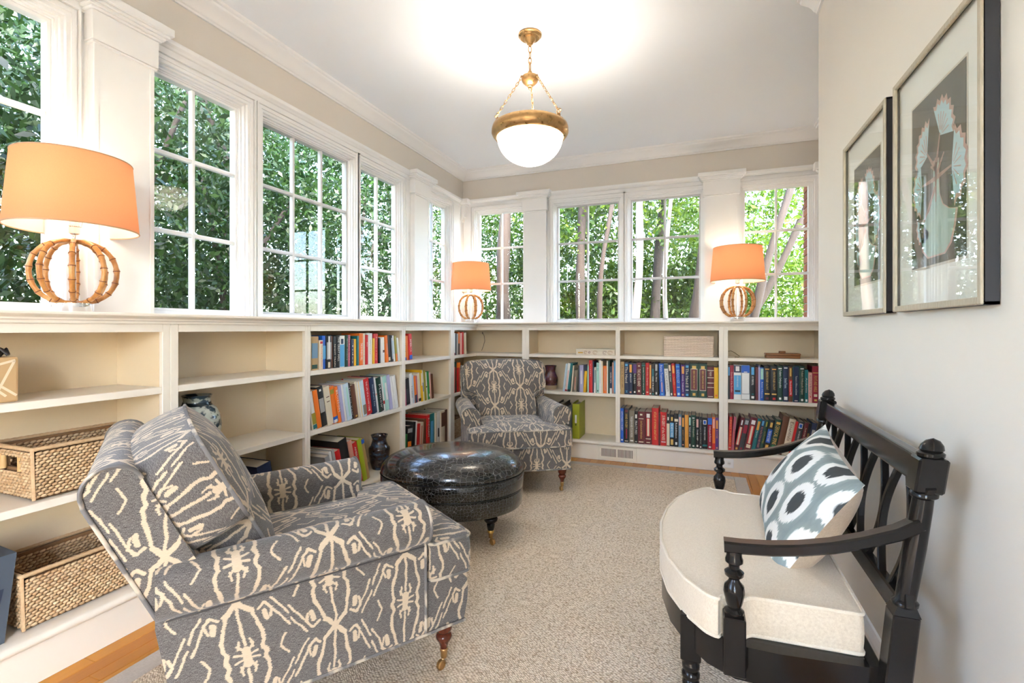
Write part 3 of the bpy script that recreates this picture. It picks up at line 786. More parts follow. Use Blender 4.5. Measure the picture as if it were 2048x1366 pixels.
# ================================================================ ARMCHAIRS
def armchair(label, loc, face, uoff=0.0):
    """face = plan angle of the direction the chair looks in; local y = forward"""
    t = thing('armchair', label, 'armchair', (loc[0], loc[1], RUG_Z), face - math.pi/2, 'matching patterned armchairs')
    HW = 0.345
    # base with slightly bowed front rail
    prof = round_poly([(-.30, .165), (.385, .165), (.402, .24), (.395, .322), (-.30, .322)], [.01, .012, .05, .02, .01], 4)
    mb = MB(); extrude_uv(mb, prof, -HW+.006, HW-.006, lambda a, p: (a, p[0], p[1]), 6, u0=.105+uoff)
    base = obj('seat_base', mb, M_IKAT, t, 50)
    obj('piping', MB().tube([(-HW, -.30, .165), (-HW, .385, .165), (HW, .385, .165), (HW, -.30, .165)], .005, 6), M_PIPE, base, 60)
    # arms
    for s in (-1, 1):
        c = (.322, .507); r = .063
        a = arc(c, r, math.radians(-72), math.radians(205), 24)          # the roll, from outside below over the top to the inside
        prof = [(HW, .165), (HW-.003, .43), (.338, .440)] + a + [(.256, .44), (.240, .20), (.25, .165)]
        prof = [(s*p[0], p[1]) for p in prof]
        mb = MB(); extrude_uv(mb, prof, -.385, .245, lambda q, p: (p[0], q + (-.045 if q < 0 and p[1] > .4 else 0) + (.010*math.sin((p[1]-.165)*7) if q > 0 else 0), p[1] - (.012 if q < 0 else 0)*(p[1] > .4)), 1, v0=.165, u0=uoff)
        ar = obj('arm', mb, M_IKAT, t, 45)
        rim = [(s*p[0], .247, p[1]) for p in [(HW, .17), (HW-.003, .43), (.338, .440)] + a + [(.256, .44), (.240, .33)]]
        obj('piping', MB().tube(rim, .0048, 6), M_PIPE, ar, 60)
        obj('roll_seam', MB().tube([(s*.3400, -.41, .430), (s*.3400, .244, .436)], .0022, 6), plain((.09, .082, .076), .9, 0, 'shaded_seam'), ar, 60)  # seam, its dark colour standing in for shade in the crease
    # raked back, rolled over at the top
    top = arc((-.505, .748), .056, math.radians(22), math.radians(202), 12)
    prof = [(-.225, .30)] + top + [(-.556, .720), (-.30, .165), (-.225, .165)]
    mb = MB(); extrude_uv(mb, prof, -.335, .335, lambda a, p: (a, p[0], p[1]), 6, v0=.29, u0=.105+uoff)
    bk = obj('backrest', mb, M_IKAT, t, 40)
    for s in (-1, 1):
        obj('piping', MB().tube([(s*.336, p[0], p[1]) for p in prof[1:-1]], .005, 6), M_PIPE, bk, 60)
    # T-shaped seat cushion
    o = round_poly([(-.225, -.22), (.225, -.22), (.225, .25), (.345, .262), (.348, .412), (-.348, .412), (-.345, .262), (-.225, .25)], [.03, .03, .02, .03, .035, .035, .03, .02], 4)
    sc_ = obj('seat_cushion', cushion(MB(), o, .112, .026, Matrix.Translation((0, 0, .323)), (.105+uoff, .02), (0, .14), .006), M_IKAT, t, 55)
    for z in (.323, .435): obj('piping', MB().tube([(p[0], p[1], z) for p in o], .0052, 6, True), M_PIPE, sc_, 60)
    # T-shaped back cushion with ears over the arms
    o = round_poly([(-.222, 0), (.222, 0), (.222, .185), (.318, .215), (.326, .455), (.10, .475), (-.10, .475), (-.326, .455), (-.318, .215), (-.222, .185)], [.03, .03, .03, .045, .06, .2, .2, .06, .045, .03], 4)
    rk = math.radians(27)
    M = Matrix.Translation((0, -.275, .372)) @ Matrix(((1, 0, 0, 0), (0, -math.sin(rk), math.cos(rk), 0), (0, math.cos(rk), math.sin(rk), 0), (0, 0, 0, 1)))
    bc = obj('back_cushion', cushion(MB(), o, .150, .055, M, (.105+uoff, .07), (0, .27), .010), M_IKAT, t, 55)
    for z in (0, .150): obj('piping', MB().tube([M @ Vector((p[0], p[1], z)) for p in o], .0052, 6, True), M_PIPE, bc, 60)
    # legs
    for s in (-1, 1):
        lg_ = obj('leg', MB().lathe([(.010, .058), (.012, .072), (.017, .086), (.022, .094), (.027, .104), (.024, .113), (.017, .117), (.024, .122), (.027, .130), (.030, .150), (.031, .168)], 18, (s*.295, .335, 0)), M_MAHOG, t, 45)
        caster(lg_, s*.295, .335, -1.3)
        obj('leg', MB().add([(s*.295+q*k, -.255-(.05 if z == 0 else 0)+p*k, z) for z, k in ((0.0, .013), (.168, .021)) for q, p in ((-1, -1), (1, -1), (1, 1), (-1, 1))],
                            [(3, 2, 1, 0), (4, 5, 6, 7), (0, 1, 5, 4), (1, 2, 6, 5), (2, 3, 7, 6), (3, 0, 4, 7)]), M_MAHOG, t)
    return t
armchair('grey-and-cream ikat rolled-arm armchair nearest the viewer, seen from its side', (-1.212, 1.309), math.atan2(.835, .55), 0.03)
armchair('grey-and-cream ikat rolled-arm armchair set in the far corner, facing forward', (-1.300, 3.400), math.atan2(-.86, .51), 0.0)

# ================================================================ OTTOMAN
ot = thing('oval_ottoman', 'oval black crocodile-embossed leather ottoman between the two armchairs', 'ottoman', (-1.262, 2.405, RUG_Z), YAW)
SY = 0.79
obj('lower_band', MB().lathe([(.0, .158), (.34, .158), (.372, .162), (.380, .172), (.384, .21), (.382, .246), (.374, .252), (.0, .252)], 64, (0, 0, 0), 1, SY), M_CROCS, ot, 40)
obj('upper_band', MB().lathe([(.0, .253), (.374, .253), (.384, .260), (.389, .295), (.388, .328), (.382, .336), (0, .336)], 64, (0, 0, 0), 1, SY), M_CROCS, ot, 40)
dome = [(.380, .338)] + [(.388*math.cos(a)**.62, .345+.118*math.sin(a)**.95) for a in [math.pi/2*k/14 for k in range(0, 15)]]
dome = [(max(r, 0.0), z) for r, z in dome]
cu_ = obj('cushion_top', MB().lathe(dome, 64, (0, 0, 0), 1, SY, cap=False), M_CROC, ot, 60)
for z, r in ((.338, .387), (.253, .379)):
    obj('piping', MB().tube([(r*math.cos(2*math.pi*k/64), SY*r*math.sin(2*math.pi*k/64), z) for k in range(64)], .0042, 6, True), plain((.012, .011, .01), .25, 0, 'black_piping'), cu_, 60)
for sx in (-1, 1):
    for sy in (-1, 1):
        x, y = sx*.215, sy*.165
        lg_ = obj('leg', MB().lathe([(.011, .066), (.015, .072), (.019, .090), (.021, .105), (.017, .111), (.027, .116), (.034, .124), (.037, .133), (.034, .142), (.022, .148), (.022, .152), (.030, .158), (.030, .165)], 20, (x, y, 0)), M_BLACK, ot, 45)
        obj('gold_ring', MB().lathe([(.0125, .060), (.0165, .062), (.0172, .072), (.0155, .076), (.012, .076)], 18, (x, y, 0)), M_GOLD, lg_, 45)
        caster(lg_, x, y, -.7)

# ================================================================ BENCH (settee against the right wall)
BX, BY = 0.452, 1.715
be = thing('spindle_bench', 'black lacquered settee bench with lattice back against right wall', 'bench', (BX, BY, 0))
LEAN = 0.14
def lean(p): return (p[0] + LEAN*(max(p[2], .05)-.86) - (0.0 if p[2] > .3 else (.3-p[2])*(-.05)), p[1], p[2])
def lean_mb(m): m.v = [lean(p) for p in m.v]; return m
HB = 0.442
for s in (-1, 1):
    y = s*HB
    zf = RUG_Z if False else 0.0
    po = obj('rear_post', lean_mb(MB().bbox(-.024, .024, y-.024, y+.024, zf, .52, .003, 1)), M_BLACK, be)
    obj('post_shoulder', lean_mb(MB().add([(q*k, y+p*k, z) for z, k in ((.52, .024), (.538, .016)) for q, p in ((-1, -1), (1, -1), (1, 1), (-1, 1))],
        [(4, 5, 6, 7), (0, 1, 5, 4), (1, 2, 6, 5), (2, 3, 7, 6), (3, 0, 4, 7)])), M_BLACK, po)
    obj('column', lean_mb(MB().lathe([(.017, .532), (.024, .537), (.024, .543), (.0185, .548), (.0195, .60), (.0205, .66), (.0195, .74), (.0185, .765), (.025, .770), (.025, .777), (.021, .782)], 20, (0, y, 0))), M_BLACK, po, 45)
    obj('post_block', lean_mb(MB().bbox(-.026, .026, y-.026, y+.026, .780, .852, .004, 1)), M_BLACK, po)
    obj('finial', lean_mb(MB().lathe([(.020, .851), (.024, .855), (.024, .861), (.019, .865), (.0215, .869), (.019, .878), (.012, .887), (.0, .892)], 20, (0, y, 0))), M_BLACK, po, 45)
obj('top_rail', lean_mb(MB().bbox(-.014, .014, -HB+.022, HB-.022, .790, .848, .005, 2)), M_BLACK, be)
obj('lower_back_rail', lean_mb(MB().bbox(-.012, .012, -HB+.020, HB-.020, .502, .545, .004, 1)), M_BLACK, be)
def slat(yc, sgn, a=.030, b=.050):
    pts = []
    for k in range(13):
        q = k/12; z = .540+.254*q
        pts.append(lean((0, yc+sgn*(a+b*math.sin(math.pi*q)), z)))
    obj('slat', bar(MB(), pts, .017, .0125, (1, 0, .14)), M_BLACK, be)
for k in range(5):
    yc = -.332+.166*k
    slat(yc, -1); slat(yc, 1)
slat(-.332-.166, 1); slat(.332+.166, -1)
def outline_half():
    return [(-.105, .418), (-.28, .438), (-.37, .437), (-.425, .405), (-.472, .345), (-.515, .26), (-.545, .14), (-.556, 0.0)]
oh = outline_half()
ring = [(x, -y) for x, y in oh] + [(x, y) for x, y in reversed(oh[:-1])]
rail = MB().sweep(ring, [(-.014, .300), (.016, .300), (.016, .380), (-.014, .380)])
obj('seat_rail', rail, M_BLACK, be, 30)
obj('rear_rail', MB().bbox(-.105, -.075, -HB+.02, HB-.02, .305, .378, .003, 1), M_BLACK, be)
obj('seat_board', MB().prism(ring, .366, .379), M_BLACK, be)
for s in (-1, 1):
    y = s*.452
    ap = obj('arm_post', MB().bbox(-.400, -.352, y-.024, y+.024, .318, .452, .003, 1), M_BLACK, be)
    obj('baluster', MB().lathe([(.016, .450), (.021, .454), (.022, .462), (.014, .468), (.0185, .480), (.0235, .505), (.0215, .520), (.013, .530), (.011, .536), (.0205, .544), (.0215, .552), (.012, .560), (.012, .568), (.0195, .575), (.0195, .582), (.017, .588), (.017, .602)], 20, (-.376, y, 0)), M_BLACK, ap, 45)
    path = [(-.012, .713), (-.06, .690), (-.12, .664), (-.18, .643), (-.24, .628), (-.30, .618), (-.36, .613), (-.398, .612)]
    pts = [lean((0, 0, .713)) if i == 0 else (p[0], 0, p[1]) for i, p in enumerate(path)]
    pts = [(p[0], y - s*.006*(i == 0), p[2]) for i, p in enumerate(pts)]
    obj('arm', bar(MB(), pts, .036, .026, (0, 1, 0)), M_BLACK, be, 30)
    yl = s*.352
    lg_ = obj('front_leg', MB().bbox(-.498, -.448, yl-.025, yl+.025, .268, .386, .003, 1), M_BLACK, be)
    obj('turned_shaft', MB().lathe([(.010, RUG_Z), (.015, .018), (.013, .035), (.015, .10), (.019, .17), (.0215, .205), (.017, .212), (.0225, .218), (.0225, .228), (.017, .234), (.022, .241), (.022, .252), (.018, .258), (.020, .270)], 20, (-.473, yl, 0)), M_BLACK, lg_, 45)
# seat cushion lying on it
oc = [(-.103, -.392), (-.335, -.402), (-.347, -.412), (-.352, -.421), (-.405, -.421), (-.408, -.440), (-.436, -.428), (-.488, -.362), (-.532, -.268), (-.561, -.145), (-.572, 0)]
oc = [(x, y) for x, y in oc] + [(x, -y) for x, y in reversed(oc[:-1])]
oc = round_poly(oc, .012, 2)
sc_ = thing('seat_cushion', 'cream linen boxed seat cushion with piping on the black bench', 'cushion', (BX, BY, .3815))
cc = obj('cover', cushion(MB(), oc, .092, .018, None, (0, 0), (-.33, 0), .004), M_LINEN, sc_, 55)
for z in (.002, .092): obj('piping', MB().tube([(p[0], p[1], z) for p in oc], .0048, 6, True), M_LINEN_P, cc, 60)
# throw pillow
pl = thing('throw_pillow', 'grey and white oval-print lumbar pillow leaning on bench back', 'pillow', (.292, 1.690, .618))
up = Vector((.52, -.13, .85)).normalized(); wd = Vector((-.05, 1, 0)); wd = (wd - up*wd.dot(up)).normalized(); nrm = up.cross(wd).normalized()
if nrm.x > 0: nrm = -nrm
def pillow_side(sgn, W, H, T, n=22):
    vs_, fs, uv = [], [], []
    for j in range(n+1):
        for i in range(n+1):
            u = -1+2*i/n; v = -1+2*j/n
            px = u*W/2*(1-.07*(1-v*v)*abs(u)**3); py = v*H/2*(1-.09*(1-u*u)*abs(v)**3)
            h = T/2*((1-abs(u)**2.4)*(1-abs(v)**2.4))**.55
            h *= 1 + .10*math.sin(4*u+2*v)
            p = wd*px + up*py + nrm*(sgn*h); vs_.append(tuple(p))
    for j in range(n):
        for i in range(n):
            f = (j*(n+1)+i, j*(n+1)+i+1, (j+1)*(n+1)+i+1, (j+1)*(n+1)+i)
            fs.append(f); uv.append([((q % (n+1))*W/n + .02, (q//(n+1))*H/n + .03) for q in f])
    return MB().add(vs_, fs, uv)
obj('printed_front', pillow_side(1, .48, .36, .15), M_PILLOW, pl, 80)
obj('linen_back', pillow_side(-1, .48, .36, .19), M_TAN, pl, 80)

# ================================================================ FRAMED PICTURES
def _framewood():
    t = NT('silver_gilt_wood'); n = t.noise(t.coord('Object', (30, 30, 6)), 6, 4)
    return t.pbr(t.mix(n, (0.33, 0.27, 0.18), (0.60, 0.54, 0.42)), 0.45, 0.15)
M_FRAME = _framewood()
M_FSIDE = plain((0.02, 0.02, 0.024), 0.5, 0, 'frame_black_side')
M_MAT = plain((0.80, 0.78, 0.72), 0.8, 0, 'picture_mat')
def blob(pts, y, mb=None):
    mb = mb or MB(); n = len(pts)
    return mb.add([(p[0], y, p[1]) for p in pts], [tuple(range(n))])
def framed(label, yc, zc, W, H, variant):
    t = thing('framed_print', label, 'picture', (XR-.002, yc, zc), -math.pi/2, 'framed flower prints')
    w, h, fw, dp = W/2, H/2, .0155, .024
    side = MB()
    for a in ((-w, -w+.006, -h, h), (w-.006, w, -h, h), (-w, w, -h, -h+.006), (-w, w, h-.006, h)): side.box(a[0], a[1], -dp, 0, a[2], a[3])
    obj('frame_side', side, M_FSIDE, t)
    for x0, x1, z0, z1 in ((-w, -w+fw, -h, h), (w-fw, w, -h, h), (-w+fw, w-fw, -h, -h+fw), (-w+fw, w-fw, h-fw, h)):
        obj('frame_rail', MB().bbox(x0, x1, -dp-.004, -dp+.004, z0, z1, .002, 1), M_FRAME, t)
    obj('mat_board', MB().box(-w+.006, w-.006, -.012, -.008, -h+.006, h-.006), M_MAT, t)
    pw, ph = w*.60, h*.66
    obj('mat_bevel', MB().box(-pw-.006, pw+.006, -.0126, -.012, -ph-.006, ph+.006), plain((.62, .56, .46), .7, 0, 'mat_bevel'), t)
    pr = obj('print', MB().box(-pw, pw, -.0132, -.0126, -ph, ph), plain((.095, .088, .060), .7, 0, 'print_ground'), t)
    pink = plain((.52, .33, .27), .7, 0, 'print_pink'); blue = plain((.45, .60, .62), .7, 0, 'print_blue'); green = plain((.36, .47, .40), .7, 0, 'print_green')
    # vase
    vz = -ph*.90; hh = ph*.92
    vs_ = [(.30, 0), (.50, .10), (.62, .28), (.68, .46), (.44, .50), (.24, .58), (.13, .72), (.10, .95), (.10, 1.15)]
    vs_ = vs_ + [(-p[0], p[1]) for p in reversed(vs_)]
    V = [(p[0]*pw, vz+p[1]*hh) for p in vs_]
    cz = vz + hh*.5
    obj('vase_outline', blob([(p[0]*1.10, cz+(p[1]-cz)*1.04) for p in V], -.0134), pink, pr)
    obj('vase_shape', blob(V, -.0136), green, pr)
    # stems and shell-like flowers
    def fan(cx, cz_, r, a0, a1, k):
        n = 14; o = [(cx, cz_)]; o2 = [(cx, cz_)]
        for i in range(n+1):
            a = a0+(a1-a0)*i/n; q = r*(1+.07*math.cos(i*math.pi))
            o.append((cx+q*math.cos(a)*.8, cz_+q*math.sin(a))); o2.append((cx+.86*q*math.cos(a)*.8, cz_+.86*q*math.sin(a)))
        obj('petal_edge', blob(o, -.0134), pink, pr); obj('petal', blob(o2, -.0136), blue, pr)
        mb = MB()
        for i in range(1, 7):
            a = a0+(a1-a0)*i/7
            d = Vector((math.cos(a)*.8, math.sin(a))); e = Vector((-d.y, d.x))*.0018
            p, q = Vector((cx, cz_))+d*r*.15, Vector((cx, cz_))+d*r*.62
            blob([tuple(p-e*.6), tuple(q-e), tuple(q+e), tuple(p+e*.6)], -.0138, mb)
        obj('petal_rib', mb, pink, pr)
    S = pw
    fan(-.35*S, .42*S+variant*.1*S, .62*S, math.radians(80), math.radians(200), 0)
    fan(.15*S, .62*S, .62*S, math.radians(-10), math.radians(120), 1)
    fan(-.55*S, -.10*S, .50*S, math.radians(100), math.radians(260), 2)
    fan(.55*S, -.02*S, .62*S, math.radians(-80), math.radians(80), 3)
    fan(-.50*S, -.75*S, .38*S, math.radians(160), math.radians(330), 4)
    mb = MB()
    for x0, z0, x1, z1 in ((0, .10, -.35, .48), (0, .10, .15, .66), (0, -.05, -.55, -.05), (0, -.05, .55, 0), (0, .3, 0, -.45), (-.02, -.2, -.48, -.72), (.02, .0, .3, .3), (0, .1, -.2, .2)):
        p, q = Vector((x0*S, z0*S)), Vector((x1*S, z1*S)); e = (q-p).orthogonal().normalized()*.006
        blob([tuple(p-e), tuple(q-e*.4), tuple(q+e*.4), tuple(p+e)], -.0141, mb)
    obj('stem', mb, plain((.40, .25, .19), .7, 0, 'print_brown'), pr)
    obj('glass', MB().box(-w+fw*.6, w-fw*.6, -.0205, -.0190, -h+fw*.6, h-fw*.6), M_PICGLASS, t)
framed('farther framed flower print in pale mat, left of the two', 1.928, 1.476, .444, .620, 1)
framed('nearer framed flower-vase print in pale mat, right of the two', 1.416, 1.476, .458, .620, 0)
# ================================================================ TABLE LAMPS
def table_lamp(label, x, y, sc, rz):
    t = thing('table_lamp', label, 'lamp', (x, y, Z_TOP), rz, 'bamboo-globe table lamps'); t.scale = (sc, sc, sc)
    obj('base', MB().lathe([(0, 0), (.052, 0), (.053, .002), (.053, .036), (.051, .038), (0, .038)], 40), M_CHROME, t, 40)
    obj('rod', MB().lathe([(.0055, .038), (.0055, .330), (.0, .330)], 12), M_CHROME, t, 60)
    obj('top_disc', MB().lathe([(0, .276), (.034, .276), (.036, .279), (.036, .283), (.034, .286), (0, .286)], 28), M_ACRYL, t, 40)
    so = obj('socket', MB().lathe([(.010, .300), (.018, .306), (.018, .330), (.024, .333), (.024, .337), (.016, .340), (.016, .372), (0, .374)], 20), M_CHROME, t, 40)
    b = obj('bulb', MB().lathe([(.012, .372), (.014, .384), (.026, .408), (.030, .425), (.026, .442), (.014, .453), (0, .456)], 18), M_BULB, so, 80)
    b.visible_shadow = True
    R, C, Hh = .128, .157, .119
    for k in range(8):
        a = 2*math.pi*k/8; pts, rad = [], []
        n = 30
        for i in range(n+1):
            q = -math.pi/2 + math.pi*i/n
            rr = .012 + (R-.012)*math.cos(q)**.85
            pts.append((rr*math.cos(a), rr*math.sin(a), C + Hh*math.sin(q)))
            nd = i % 4
            rad.append(.0092*(1.20 if nd == 0 else (.93 if nd == 1 else .98)) * (.82+.18*math.cos(q)))
        rib = obj('bamboo_rib', MB().tube(pts, rad, 8), M_BAMBOO, t, 70)
        for i in range(4, n-2, 4):
            p_, q_ = Vector(pts[i]), Vector(pts[i+1]); d_ = (q_-p_).normalized()*.0016
            obj('node_ring', MB().tube([p_-d_, p_+d_], rad[i]*1.07, 8), plain((.16, .045, .010), .5, 0, 'bamboo_node'), rib, 70)
    # drum shade
    z0, z1, r0, r1 = .322, .592, .202, .180
    def shell(d, m, nm, parent):
        n = 64; mb = MB(); vs_, fs = [], []
        for j in range(5):
            q = j/4
            for i in range(n):
                a = 2*math.pi*i/n; r = r0+(r1-r0)*q - d
                vs_.append((r*math.cos(a), r*math.sin(a), z0+(z1-z0)*q))
        for j in range(4):
            for i in range(n):
                i2 = (i+1) % n; fs.append((j*n+i, j*n+i2, (j+1)*n+i2, (j+1)*n+i))
        return obj(nm, mb.add(vs_, fs), m, parent, 60)
    sh = shell(0, M_SHADE, 'shade', t)
    shell(.0025, M_LINER, 'shade_liner', sh)
    for z, r in ((z0, r0), (z1, r1)):
        obj('shade_trim', MB().tube([((r-.001)*math.cos(2*math.pi*i/64), (r-.001)*math.sin(2*math.pi*i/64), z) for i in range(64)], .0026, 6, True), plain((.50, .30, .17), .7, 0, 'shade_trim'), sh, 60)
    mb = MB()
    for k in range(3):
        a = 2*math.pi*k/3+.4; mb.tube([(.012*math.cos(a), .012*math.sin(a), .566), ((r1-.002)*math.cos(a), (r1-.002)*math.sin(a), .580)], .0018, 6)
    obj('spider', mb, M_CHROME, sh, 60)
    obj('harp', MB().tube([(.030, 0, .335), (.052, 0, .40), (.056, 0, .45), (.040, 0, .53), (.0, 0, .568), (-.040, 0, .53), (-.056, 0, .45), (-.052, 0, .40), (-.030, 0, .335)], .0016, 6), M_CHROME, t, 60)
    ld = bpy.data.lights.new('lamp_bulb_light', 'POINT'); ld.energy = LAMP_W*sc*sc; ld.color = (1.0, .83, .63); ld.shadow_soft_size = .035
    lo = bpy.data.objects.new('lamp_bulb_light', ld); COL.objects.link(lo); lo.parent = t; lo.location = (0, 0, .47)
    return t
table_lamp('tan-shaded bamboo-globe lamp nearest the viewer, large at left', -2.105, 1.098, .93, .25)
table_lamp('tan-shaded bamboo-globe lamp in the room corner', -2.072, 4.322, .97, .1)
table_lamp('tan-shaded bamboo-globe lamp at right end of back ledge', .284, 4.322, 1.0, .45)

# ================================================================ PENDANT LIGHT
PX, PY = -0.850, 2.505
pd = thing('pendant_light', 'brass pendant light with glowing white bowl hung on chains', 'ceiling light', (PX, PY, ZC))
obj('canopy', MB().lathe([(.0, 0), (.060, 0), (.063, -.004), (.062, -.010), (.052, -.016), (.050, -.022), (.032, -.026), (.030, -.036), (.018, -.044), (.016, -.052), (.008, -.056), (.008, -.064), (0, -.066)], 36), M_BRASS, pd, 45)
def link_ring(p, ax, rl, rw, thick, parent, name='chain_link', tw=0.0):
    """one oval chain link centred at p with long direction ax"""
    ax = Vector(ax).normalized(); s = ax.orthogonal().normalized(); s = Matrix.Rotation(tw, 3, ax) @ s
    obj(name, MB().tube([Vector(p)+ax*(rl*math.sin(2*math.pi*k/14))+s*(rw*math.cos(2*math.pi*k/14)) for k in range(14)], thick, 5, True), M_BRASS, parent, 70)
for k in range(3): link_ring((0, 0, -.082-.030*k), (0, 0, 1), .019, .009, .0026, pd, 'chain_link', k*math.pi/2)
link_ring((0, 0, -.176), (0, 0, 1), .028, .018, .0032, pd, 'hanging_ring', .9)
obj('hub', MB().lathe([(0, -.198), (.010, -.198), (.012, -.206), (.009, -.212), (.014, -.216), (.022, -.220), (.042, -.226), (.045, -.232), (.043, -.238), (.045, -.244), (.040, -.256), (.026, -.270), (.014, -.275), (.014, -.281), (.008, -.284), (.009, -.292), (.005, -.297), (0, -.298)], 32), M_BRASS, pd, 45)
RIM_R, RIM_Z = .196, -.520
obj('rim', MB().lathe([(.170, RIM_Z+.030), (.186, RIM_Z+.034), (.200, RIM_Z+.026), (.205, RIM_Z+.010), (.206, RIM_Z-.010), (.200, RIM_Z-.022), (.190, RIM_Z-.034), (.180, RIM_Z-.038), (.172, RIM_Z-.034), (.172, RIM_Z+.020)], 56, cap=False), M_BRASS, pd, 45)
bowl = [(.176*math.cos(a), RIM_Z-.030-.150*math.sin(a)) for a in [math.pi/2*k/16 for k in range(17)]]
obj('glass_bowl', MB().lathe([(max(r, 0), z) for r, z in bowl], 48, cap=False), M_BOWL, pd, 80)
for k in range(3):
    a = math.radians(200 + 120*k) + YAW
    top = Vector((.046*math.cos(a), .046*math.sin(a), -.236)); bot = Vector((.188*math.cos(a), .188*math.sin(a), RIM_Z+.056))
    obj('hub_loop', MB().tube([top+Vector((.007*math.cos(q)*math.cos(a), .007*math.cos(q)*math.sin(a), .007*math.sin(q))) for q in [2*math.pi*i/10 for i in range(10)]], .002, 5, True), M_BRASS, pd, 70)
    d = bot-top; n = 13
    for i in range(n): link_ring(top+d*((i+.5)/n), d, d.length/n*.66, .0052, .0016, pd, 'chain_link', (i % 2)*math.pi/2)
    lug = obj('rim_lug', MB().bbox(-.011, .011, -.005, .005, 0, .022, .002, 1, Matrix.Translation((.186*math.cos(a), .186*math.sin(a), RIM_Z+.024)) @ Matrix.Rotation(a+math.pi/2, 4, 'Z')), M_BRASS, pd)
    link_ring(bot+Vector((0, 0, .001)), (math.sin(a), -math.cos(a), 0), .013, .013, .0019, pd, 'lug_ring', 0.0)
for k in range(3):
    a = math.radians(20+120*k)
    bb_ = obj('bulb', MB().lathe([(0, -.030), (.012, -.028), (.022, -.010), (.024, .006), (.014, .026), (.012, .040), (0, .041)], 14, (.07*math.cos(a), .07*math.sin(a), RIM_Z-.085)), M_BULB, pd, 80)
    ld = bpy.data.lights.new('pendant_bulb_light', 'POINT'); ld.energy = PENDANT_W/3; ld.color = (1.0, .95, .87); ld.shadow_soft_size = .03
    lo = bpy.data.objects.new('pendant_bulb_light', ld); COL.objects.link(lo); lo.parent = pd; lo.location = (.07*math.cos(a), .07*math.sin(a), RIM_Z-.045)
# ================================================================ BOOKS
PAL = {'navy': (.010, .022, .065), 'black': (.011, .011, .012), 'maroon': (.12, .012, .017), 'red': (.56, .014, .014), 'crimson': (.30, .008, .03), 'dark green': (.010, .050, .032),
       'green': (.02, .22, .05), 'teal': (.008, .15, .16), 'orange': (.78, .17, .015), 'yellow': (.78, .43, .008), 'white': (.76, .74, .70), 'cream': (.70, .60, .44), 'tan': (.42, .27, .11),
       'brown': (.13, .045, .02), 'blue': (.012, .10, .48), 'sky blue': (.08, .33, .60), 'grey': (.36, .36, .35), 'lilac': (.40, .38, .58), 'pink': (.74, .40, .34), 'mauve': (.45, .10, .16),
       'purple': (.075, .018, .17), 'olive': (.34, .28, .03), 'lime': (.36, .46, .02), 'aqua': (.36, .62, .54), 'salmon': (.60, .26, .18), 'charcoal': (.045, .045, .05), 'gold': (.66, .40, .09),
       'amber': (.78, .34, .05), 'steel blue': (.14, .25, .36), 'taupe': (.20, .17, .12), 'pale blue': (.50, .62, .70)}
M_PAGE = plain((.62, .54, .42), .85, 0, 'book_pages')
_txt = {}
def text_mesh(s):
    if s not in _txt:
        cu = bpy.data.curves.new('lettering', 'FONT'); cu.body = s; cu.resolution_u = 1; cu.fill_mode = 'FRONT'
        to = bpy.data.objects.new('lettering', cu)
        me = bpy.data.meshes.new_from_object(to)
        bpy.data.objects.remove(to); bpy.data.curves.remove(cu)
        co = np.zeros(len(me.vertices)*3, np.float32); me.vertices.foreach_get('co', co); co = co.reshape(-1, 3)
        lo, hi = co.min(0), co.max(0)
        _txt[s] = (co - lo, (hi-lo), me)
    return _txt[s]
def cov(c): return plain(PAL[c], .42, 0, 'book_' + c.replace(' ', '_'))
ORD = ['first', 'second', 'third', 'fourth', 'fifth', 'sixth', 'seventh', 'eighth', 'ninth', 'tenth', 'eleventh', 'twelfth', 'thirteenth', 'fourteenth', 'fifteenth', 'sixteenth', 'seventeenth',
       'eighteenth', 'nineteenth', 'twentieth', 'twenty-first', 'twenty-second', 'twenty-third', 'twenty-fourth', 'twenty-fifth', 'twenty-sixth', 'twenty-seventh', 'twenty-eighth', 'twenty-ninth', 'thirtieth']
def book(label, group, t, h, d, color, decals):
    o = thing('book', label, 'book', (0, 0, 0), 0, group)
    b = min(.0025, t*.18)
    mb = MB()
    mb.box(0, b, .003, d, 0, h).box(t-b, t, .003, d, 0, h)
    if t > .024:
        a = [(0, .004), (t*.12, .0015), (t*.35, 0), (t*.65, 0), (t*.88, .0015), (t, .004)]
        mb.prism(a, 0, h)
        fy = -.0004
    else:
        mb.box(0, t, 0, .004, 0, h); fy = -.0004
    cv = obj('cover', mb, cov(color), o)
    obj('page_block', MB().box(b, t-b, .004, d-.004, .003, h-.003), M_PAGE, o)
    k = 0
    for dc in decals:
        kind = dc[0]; y = fy - .00035*k; k += 1
        if kind == 'R':
            c, z0, z1, w = dc[1:]
            m = t*(1-w)/2
            obj('spine_label', MB().box(m, t-m, y-.0003, y+.0012, z0*h, z1*h), cov(c), cv)
        else:
            c, z0, z1, w, s = dc[1:]
            co, ext, me0 = text_mesh(s)
            L = (z1-z0)*h; sx = L/ext[0]; sy = min(t*w/ext[1], sx*2.2)
            # text runs down the spine: right = -z, up = +x
            me = me0.copy(); v = np.empty_like(co)
            v[:, 0] = t/2 - ext[1]*sy/2 + co[:, 1]*sy; v[:, 1] = y-.0009; v[:, 2] = z1*h - co[:, 0]*sx
            me.vertices.foreach_set('co', v.ravel()); me.update(); me.materials.clear()
            link('spine_title', me, cov(c), cv)
    return o
